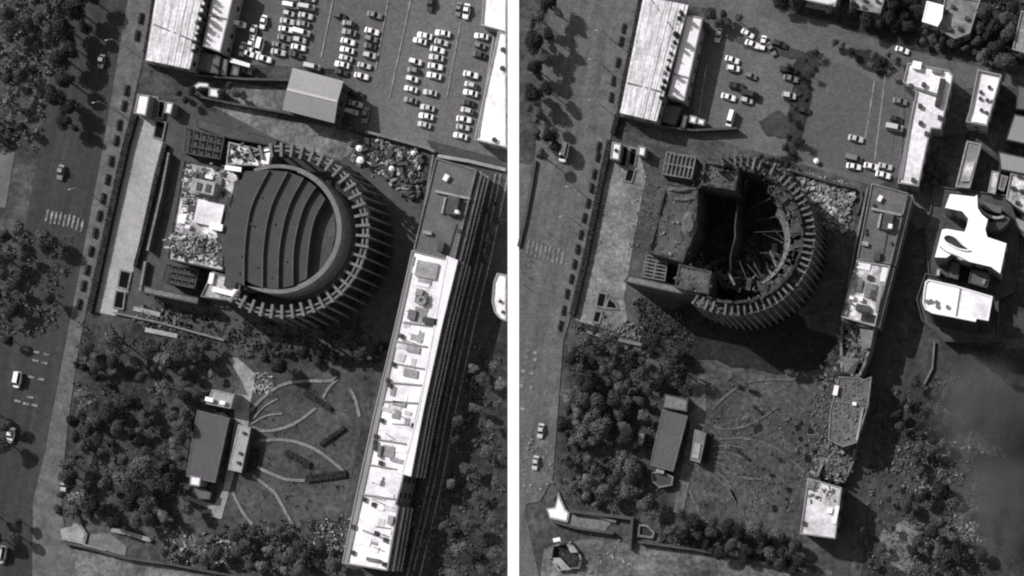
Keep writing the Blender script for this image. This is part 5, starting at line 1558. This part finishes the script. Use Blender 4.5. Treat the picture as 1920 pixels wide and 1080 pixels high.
def tree(site, px, py, r, kind='dark', h=None):
    """px, py, r: middle and radius of the crown in the photograph"""
    zb = ZS[site]
    rm = r / K
    h = h or (1.3 + rm * 1.0)            # height of the crown's middle above ground
    x, y = W(px, py, zb + h)
    k = rt.randrange(4)
    nm, lab = KIND[kind]
    t = thing(nm, None, 'tree', (x, y, zb), '%ss, %s' % (lab, VIEW[site]), rt.uniform(0, 6.28))
    c = bpy.data.objects.new('crown', CROWN[kind, k])
    c.parent = t
    c.location = (0, 0, h)
    c.scale = (rm * rt.uniform(0.8, 1.3), rm * rt.uniform(0.75, 1.15), rm * rt.uniform(0.8, 1.1))
    COL.objects.link(c)
    q = bpy.data.objects.new('trunk', TRUNK[k])
    q.parent = t
    q.location = (0, 0, h)
    s = h / 0.9
    q.scale = (min(rm, 4) , min(rm, 4), s)
    COL.objects.link(q)
    later(t, site, lab, px, py)
    return t


def clash(px, py, r, done, f=0.75):
    return any(hypot(px - a, py - b) < f * (r + c) for a, b, c in done)


def grove(site, poly, n, rmin, rmax, kinds, seed, avoid=(), done=None, f=0.7, h=None):
    r = random.Random(seed)
    done = [] if done is None else done
    xs, ys = [q[0] for q in poly], [q[1] for q in poly]
    tries = k = 0
    while k < n and tries < n * 60:
        tries += 1
        px, py = r.uniform(min(xs), max(xs)), r.uniform(min(ys), max(ys))
        rr = r.uniform(rmin, rmax)
        if not inside((px, py), poly) or any(inside((px, py), a) for a in avoid) or clash(px, py, rr, done, f):
            continue
        done.append((px, py, rr))
        tree(site, px, py, rr, r.choice(kinds), h)
        k += 1
    return done


# left: avenue row (tall, throwing shade on the road)
for px, py, r in ((160, -8, 24), (138, 18, 26), (118, 52, 26), (132, 88, 20), (112, 108, 24), (120, 150, 24), (104, 182, 24), (128, 200, 18), (118, 226, 18), (158, 52, 16), (140, 240, 10)):
    tree(L, px, py, r, 'ever', 6.0 if r > 20 else 5)
dL = [(138, 18, 26), (118, 52, 26), (112, 108, 24), (120, 150, 24), (104, 182, 24)]
grove(L, [(-20, -20), (120, -20), (90, 60), (70, 200), (40, 280), (-20, 290)], 24, 8, 20, ('mid', 'pale', 'pale', 'dark'), 3, done=dL, f=0.6)
# slim trees between the white halls
for k in range(9):
    tree(L, 389 - k * 2.9, -8 + k * 13 + rt.uniform(-4, 4), 8 + rt.uniform(-2, 2), 'cone', rt.uniform(5.2, 7.6))
for k in range(13):
    tree(Rr, 1279 - k * 3.2, 26 + k * 13 + rt.uniform(-4, 4), 8 + rt.uniform(-2, 2), 'cone', rt.uniform(5.2, 7.6))
# left: lower avenue side
grove(L, [(-20, 420), (60, 420), (100, 450), (90, 560), (40, 640), (-20, 640)], 11, 12, 26, ('dark', 'mid', 'ever'), 4)
grove(L, [(-20, 760), (20, 770), (20, 860), (-20, 860)], 3, 14, 22, ('dark',), 5)
grove(L, [(-20, 960), (40, 965), (35, 1010), (-20, 1020)], 4, 14, 20, ('dark',), 6)
# left: park
dP = []
for px, py, r, k, h in ((237, 905, 28, 'mid', 7), (210, 640, 24, 'mid', 8), (308, 726, 22, 'pale', 6), (160, 655, 18, 'dark', 8), (385, 650, 18, 'dark', None), (280, 650, 24, 'dark', None), (330, 655, 24, 'dark', None), (365, 660, 22, 'dark', None),
                        (370, 742, 14, 'dark', None), (345, 700, 16, 'dark', None), (350, 950, 18, 'mid', None), (175, 870, 18, 'mid', 6), (140, 820, 14, 'dark', None), (255, 975, 20, 'mid', None), (340, 820, 16, 'dark', None)):
    tree(L, px, py, r, k, h)
    dP.append((px, py, r))
AV = [[(355, 715), (400, 715), (452, 735), (440, 660), (415, 640), (445, 640), (500, 690), (500, 800), (470, 905), (430, 990), (335, 950), (335, 890)], [(195, 700), (300, 715), (310, 745), (190, 745)]]
grove(L, [(150, 625), (420, 660), (425, 740), (340, 900), (340, 990), (160, 985), (110, 960), (130, 780)], 64, 8, 25, ('dark', 'ever', 'mid', 'pale', 'mid', 'dark'), 7, avoid=AV, done=dP, f=0.56)
grove(L, [(440, 990), (640, 985), (640, 1080), (480, 1075), (300, 1050), (250, 1010)], 26, 8, 19, ('dark', 'mid', 'pale', 'dark'), 8, avoid=AV, done=dP, f=0.6)
grove(L, [(480, 650), (740, 640), (690, 690), (510, 690)], 9, 10, 20, ('dark', 'ever'), 9, done=dP, f=0.85)
# left: round trees in the shade right of the long block
for px, py, r in ((886, 690, 14), (905, 712, 16), (930, 690, 18), (940, 720, 14), (890, 765, 16), (856, 790, 16), (935, 760, 15), (920, 800, 13), (850, 825, 12), (878, 880, 18), (845, 905, 13), (915, 850, 16), (940, 860, 12), (930, 905, 18), (895, 930, 12), (880, 985, 22), (925, 975, 20), (860, 1030, 18), (930, 1040, 20), (905, 1070, 16), (850, 1080, 14), (832, 985, 12), (940, 950, 10)):
    tree(L, px, py, r, rt.choice(('mid', 'mid', 'pale')), None)
grove(L, [(905, 380), (940, 380), (940, 480), (900, 490)], 6, 9, 14, ('dark',), 10)
grove(L, [(660, 225), (700, 235), (690, 262), (640, 250)], 3, 6, 9, ('dark',), 16)
grove(L, [(340, 150), (365, 165), (360, 195), (330, 190)], 3, 8, 12, ('dark',), 17)
grove(L, [(410, 150), (445, 160), (440, 185), (415, 182)], 3, 8, 11, ('dark',), 18)
# right: avenue row
for px, py, r in ((1025, 5, 20), (1008, 30, 18), (1046, 22, 14), (1000, 75, 22), (1028, 62, 16), (1004, 125, 20), (1022, 108, 14), (996, 172, 20), (1024, 165, 16), (1012, 215, 18), (1030, 255, 18), (1004, 250, 14), (1015, 290, 16), (1042, 275, 12)):
    tree(Rr, px, py, r, 'ever' if rt.random() < .6 else 'mid', 6.2 if r > 15 else 5)
grove(Rr, [(990, 20), (1012, 60), (1012, 260), (992, 280)], 12, 8, 12, ('pale', 'mid'), 19, h=4)
# right: park
dR = [(1245, 830, 30)]
AVR = [[(1205, 730), (1340, 715), (1335, 890), (1290, 990), (1235, 985), (1205, 930)]]
for px, py, r, k, h in ((1100, 640, 22, 'mid', 7), (1135, 632, 18, 'mid', 6), (1180, 680, 24, 'burnt', 7), (1205, 700, 20, 'dark', 7), (1225, 640, 22, 'burnt', 7), (1270, 690, 24, 'burnt', 7), (1240, 715, 16, 'burnt', 6), (1215, 735, 14, 'dark', 6)):
    tree(Rr, px, py, r, k, h)
    dR.append((px, py, r))
grove(Rr, [(1080, 610), (1290, 660), (1300, 720), (1225, 760), (1215, 940), (1200, 960), (1060, 940), (1052, 820), (1065, 700)], 66, 8, 24, ('dark', 'mid', 'ever', 'pale', 'dark', 'mid'), 20, avoid=AVR, done=dR, f=0.56)
grove(Rr, [(1280, 960), (1420, 985), (1500, 1010), (1500, 1080), (1280, 1030), (1240, 990)], 30, 8, 18, ('dark', 'ever', 'mid', 'burnt'), 21, done=dR, f=0.58)
grove(Rr, [(1330, 690), (1540, 700), (1480, 850), (1340, 790)], 7, 6, 10, ('mid', 'pale'), 22, f=0.9)
grove(Rr, [(1440, 760), (1540, 780), (1490, 960), (1420, 960)], 9, 5, 9, ('mid', 'pale', 'dark'), 23, f=0.9)
# right: north gardens
dN = []
grove(Rr, [(1400, -40), (1500, -8), (1590, 8), (1680, 14), (1720, 40), (1695, 62), (1560, 18), (1470, -4)], 15, 13, 22, ('ever', 'ever', 'dark'), 24, done=dN, f=0.65)
grove(Rr, [(1660, -20), (1728, -10), (1720, 60), (1660, 60)], 6, 18, 26, ('ever',), 25, done=dN, f=0.6)
grove(Rr, [(1835, 20), (1905, 10), (1895, 120), (1830, 110), (1830, 60)], 10, 14, 26, ('ever', 'dark', 'mid'), 26, done=dN, f=0.65)
grove(Rr, [(1730, 56), (1840, 72), (1920, 100), (1920, 118), (1720, 80)], 11, 8, 14, ('dark', 'mid'), 27, done=dN, f=0.7)
grove(Rr, [(1550, 70), (1690, 110), (1690, 140), (1640, 135), (1560, 95)], 10, 7, 12, ('mid', 'burnt'), 28, f=0.8, h=2.4)
grove(Rr, [(1318, 15), (1380, 20), (1390, 45), (1320, 50)], 6, 9, 14, ('mid', 'dark'), 29, f=0.7)
grove(Rr, [(1480, 90), (1530, 95), (1500, 280), (1470, 290)], 11, 7, 13, ('burnt',), 30, f=0.8, h=2.6)
grove(Rr, [(1738, 280), (1765, 290), (1755, 370), (1725, 360)], 6, 10, 14, ('dark',), 31, f=0.7)
grove(Rr, [(1880, 20), (1920, 130), (1900, 130)], 3, 8, 12, ('dark',), 32)
# right: east yard
grove(Rr, [(1680, 700), (1780, 650), (1800, 760), (1760, 960), (1680, 960)], 22, 8, 18, ('mid', 'ever', 'dark', 'burnt'), 33, f=0.6)
grove(Rr, [(1720, 900), (1860, 920), (1860, 1060), (1700, 1080)], 22, 8, 20, ('mid', 'dark', 'ever', 'burnt'), 34, f=0.6)
grove(Rr, [(1620, 940), (1690, 930), (1680, 1060), (1610, 1060)], 7, 8, 13, ('mid', 'dark'), 35, f=0.9)
grove(Rr, [(1400, 305), (1480, 315), (1470, 330), (1400, 320)], 6, 8, 12, ('burnt',), 36, f=0.7)


# undergrowth: uncountable small leaf clumps
def undergrowth(site, poly, n, size, m, seed, label, h=0.5):
    r = random.Random(seed)
    xs, ys = [q[0] for q in poly], [q[1] for q in poly]
    mb = MB()
    k = 0
    while k < n:
        x, y = r.uniform(min(xs), max(xs)), r.uniform(min(ys), max(ys))
        if not inside((x, y), poly):
            continue
        k += 1
        zb = ZS[site]
        wx, wy = W(x, y, zb)
        s = size * r.choice((0.5, 0.7, 1.0, 1.6))
        for _ in range(9):
            c = Vector((wx + r.gauss(0, s * .45), wy + r.gauss(0, s * .45), zb + r.uniform(0.1, h * s)))
            nrm = Vector((r.uniform(-1, 1), r.uniform(-1, 1), r.uniform(0, 1.5))).normalized()
            a = nrm.orthogonal().normalized()
            b = nrm.cross(a)
            q = s * r.uniform(0.2, 0.45)
            mb.add([tuple(c - a * q), tuple(c - b * q), tuple(c + a * q), tuple(c + b * q)], [(0, 1, 2, 3)])
    o = mb.build('undergrowth', m)
    tag(o, label, 'undergrowth', None, 'stuff')


undergrowth(L, [(150, 600), (430, 650), (430, 740), (340, 980), (110, 960), (130, 780)], 700, 0.7, LEAF[1], 71, 'low mixed undergrowth on the park floor, left view')
undergrowth(L, [(-20, -20), (130, -20), (70, 280), (-20, 290)], 500, 0.9, LEAF[2], 72, 'pale undergrowth beside the avenue trees, left view')
undergrowth(L, [(-20, 430), (140, 440), (110, 620), (-20, 640)], 260, 0.9, LEAF[1], 73, 'low undergrowth below the crossing, left view')
undergrowth(L, [(440, 980), (640, 970), (630, 1080), (300, 1060)], 500, 0.8, LEAF[1], 74, 'low undergrowth at the foot of the lawn, left view')
undergrowth(L, [(850, 640), (945, 640), (945, 1080), (760, 1080)], 500, 0.9, LEAF[1], 75, 'low undergrowth in the shade of the long block, left view')
undergrowth(L, [(480, 700), (690, 700), (640, 980), (440, 980)], 140, 0.5, LEAF[0], 76, 'small dark tufts across the petal garden, left view', 0.3)
undergrowth(L, [(270, 560), (450, 600), (700, 600), (720, 680), (450, 670), (260, 600)], 420, 0.9, LEAF[0], 77, 'dark undergrowth at the foot of the theatre, left view')
undergrowth(Rr, [(1085, 600), (1300, 660), (1230, 980), (1040, 940)], 800, 0.7, LEAF[1], 78, 'low mixed undergrowth on the park floor, right view')
undergrowth(Rr, [(1310, 700), (1560, 720), (1500, 1010), (1280, 980)], 420, 0.5, LEAF[1], 79, 'small dark tufts across the dusty lawn, right view', 0.3)
undergrowth(Rr, [(1330, 780), (1560, 780), (1500, 960), (1300, 960)], 380, 0.5, LEAF[2], 80, 'small pale tufts across the dusty lawn, right view', 0.3)
undergrowth(Rr, [(1640, 720), (1820, 700), (1860, 1080), (1600, 1080)], 900, 0.7, LEAF[1], 81, 'low undergrowth in the east yard, right view')
undergrowth(Rr, [(1400, -30), (1700, 40), (1920, 100), (1920, -30)], 500, 0.9, LEAF[0], 82, 'dark undergrowth in the north gardens, right view')
undergrowth(Rr, [(1240, 980), (1500, 1020), (1490, 1060), (1240, 1020)], 300, 0.8, LEAF[0], 83, 'dark undergrowth along the south park wall, right view')
undergrowth(Rr, [(1190, 560), (1280, 590), (1300, 660), (1200, 620)], 260, 0.8, LEAF[0], 84, 'dark undergrowth at the foot of the burnt theatre')

# thin dark smoke hanging over the east yard, thinning out towards its edges
def smoke(label, px, py, z, rx, ry, rz, dens):
    x, y = W(px, py, z)
    mb = MB()
    nu, nv = 28, 14
    vv = []
    for j in range(1, nv):
        t = pi * j / nv
        for i in range(nu):
            u = 2 * pi * i / nu
            vv.append((sin(t) * cos(u), sin(t) * sin(u), cos(t)))
    vv += [(0, 0, 1), (0, 0, -1)]
    ff = []
    for j in range(nv - 2):
        for i in range(nu):
            a, b = j * nu + i, j * nu + (i + 1) % nu
            ff.append((a, a + nu, b + nu, b))
    for i in range(nu):
        ff.append((len(vv) - 2, i, (i + 1) % nu))
        ff.append((len(vv) - 1, (nv - 2) * nu + (i + 1) % nu, (nv - 2) * nu + i))
    mb.add(vv, ff)
    m = bpy.data.materials.new('smoke')
    m.use_nodes = True
    nt = m.node_tree
    N_, L_ = nt.nodes, nt.links
    N_.clear()
    out = N_.new('ShaderNodeOutputMaterial')
    pv = N_.new('ShaderNodeVolumePrincipled')
    pv.inputs['Color'].default_value = (0.22, 0.22, 0.22, 1)
    tc_ = N_.new('ShaderNodeTexCoord')
    gr = N_.new('ShaderNodeTexGradient')
    gr.gradient_type = 'QUADRATIC_SPHERE'
    L_.new(tc_.outputs['Object'], gr.inputs[0])
    no = N_.new('ShaderNodeTexNoise')
    no.inputs['Scale'].default_value = 2.6
    no.inputs['Detail'].default_value = 3
    L_.new(tc_.outputs['Object'], no.inputs['Vector'])
    m1 = N_.new('ShaderNodeMath'); m1.operation = 'MULTIPLY_ADD'
    L_.new(no.outputs[0], m1.inputs[0]); m1.inputs[1].default_value = 3.0; m1.inputs[2].default_value = -0.8
    m1.use_clamp = True
    m2 = N_.new('ShaderNodeMath'); m2.operation = 'MULTIPLY'
    L_.new(gr.outputs[1], m2.inputs[0]); L_.new(m1.outputs[0], m2.inputs[1])
    m3 = N_.new('ShaderNodeMath'); m3.operation = 'MULTIPLY'
    L_.new(m2.outputs[0], m3.inputs[0]); m3.inputs[1].default_value = dens
    L_.new(m3.outputs[0], pv.inputs['Density'])
    L_.new(pv.outputs[0], out.inputs['Volume'])
    o = mb.build('smoke', m)
    o.location = (x, y, z)
    o.scale = (rx / K, ry / K, rz)
    tag(o, label, 'smoke', None, 'stuff')


smoke('thin dark smoke drifting below the white tower block, right view', 1840, 775, 12, 120, 130, 11.5, 0.6)
smoke('thin dark smoke near the right edge above the lower corner', 1885, 945, 12, 110, 130, 11.5, 0.6)

settle_labels()
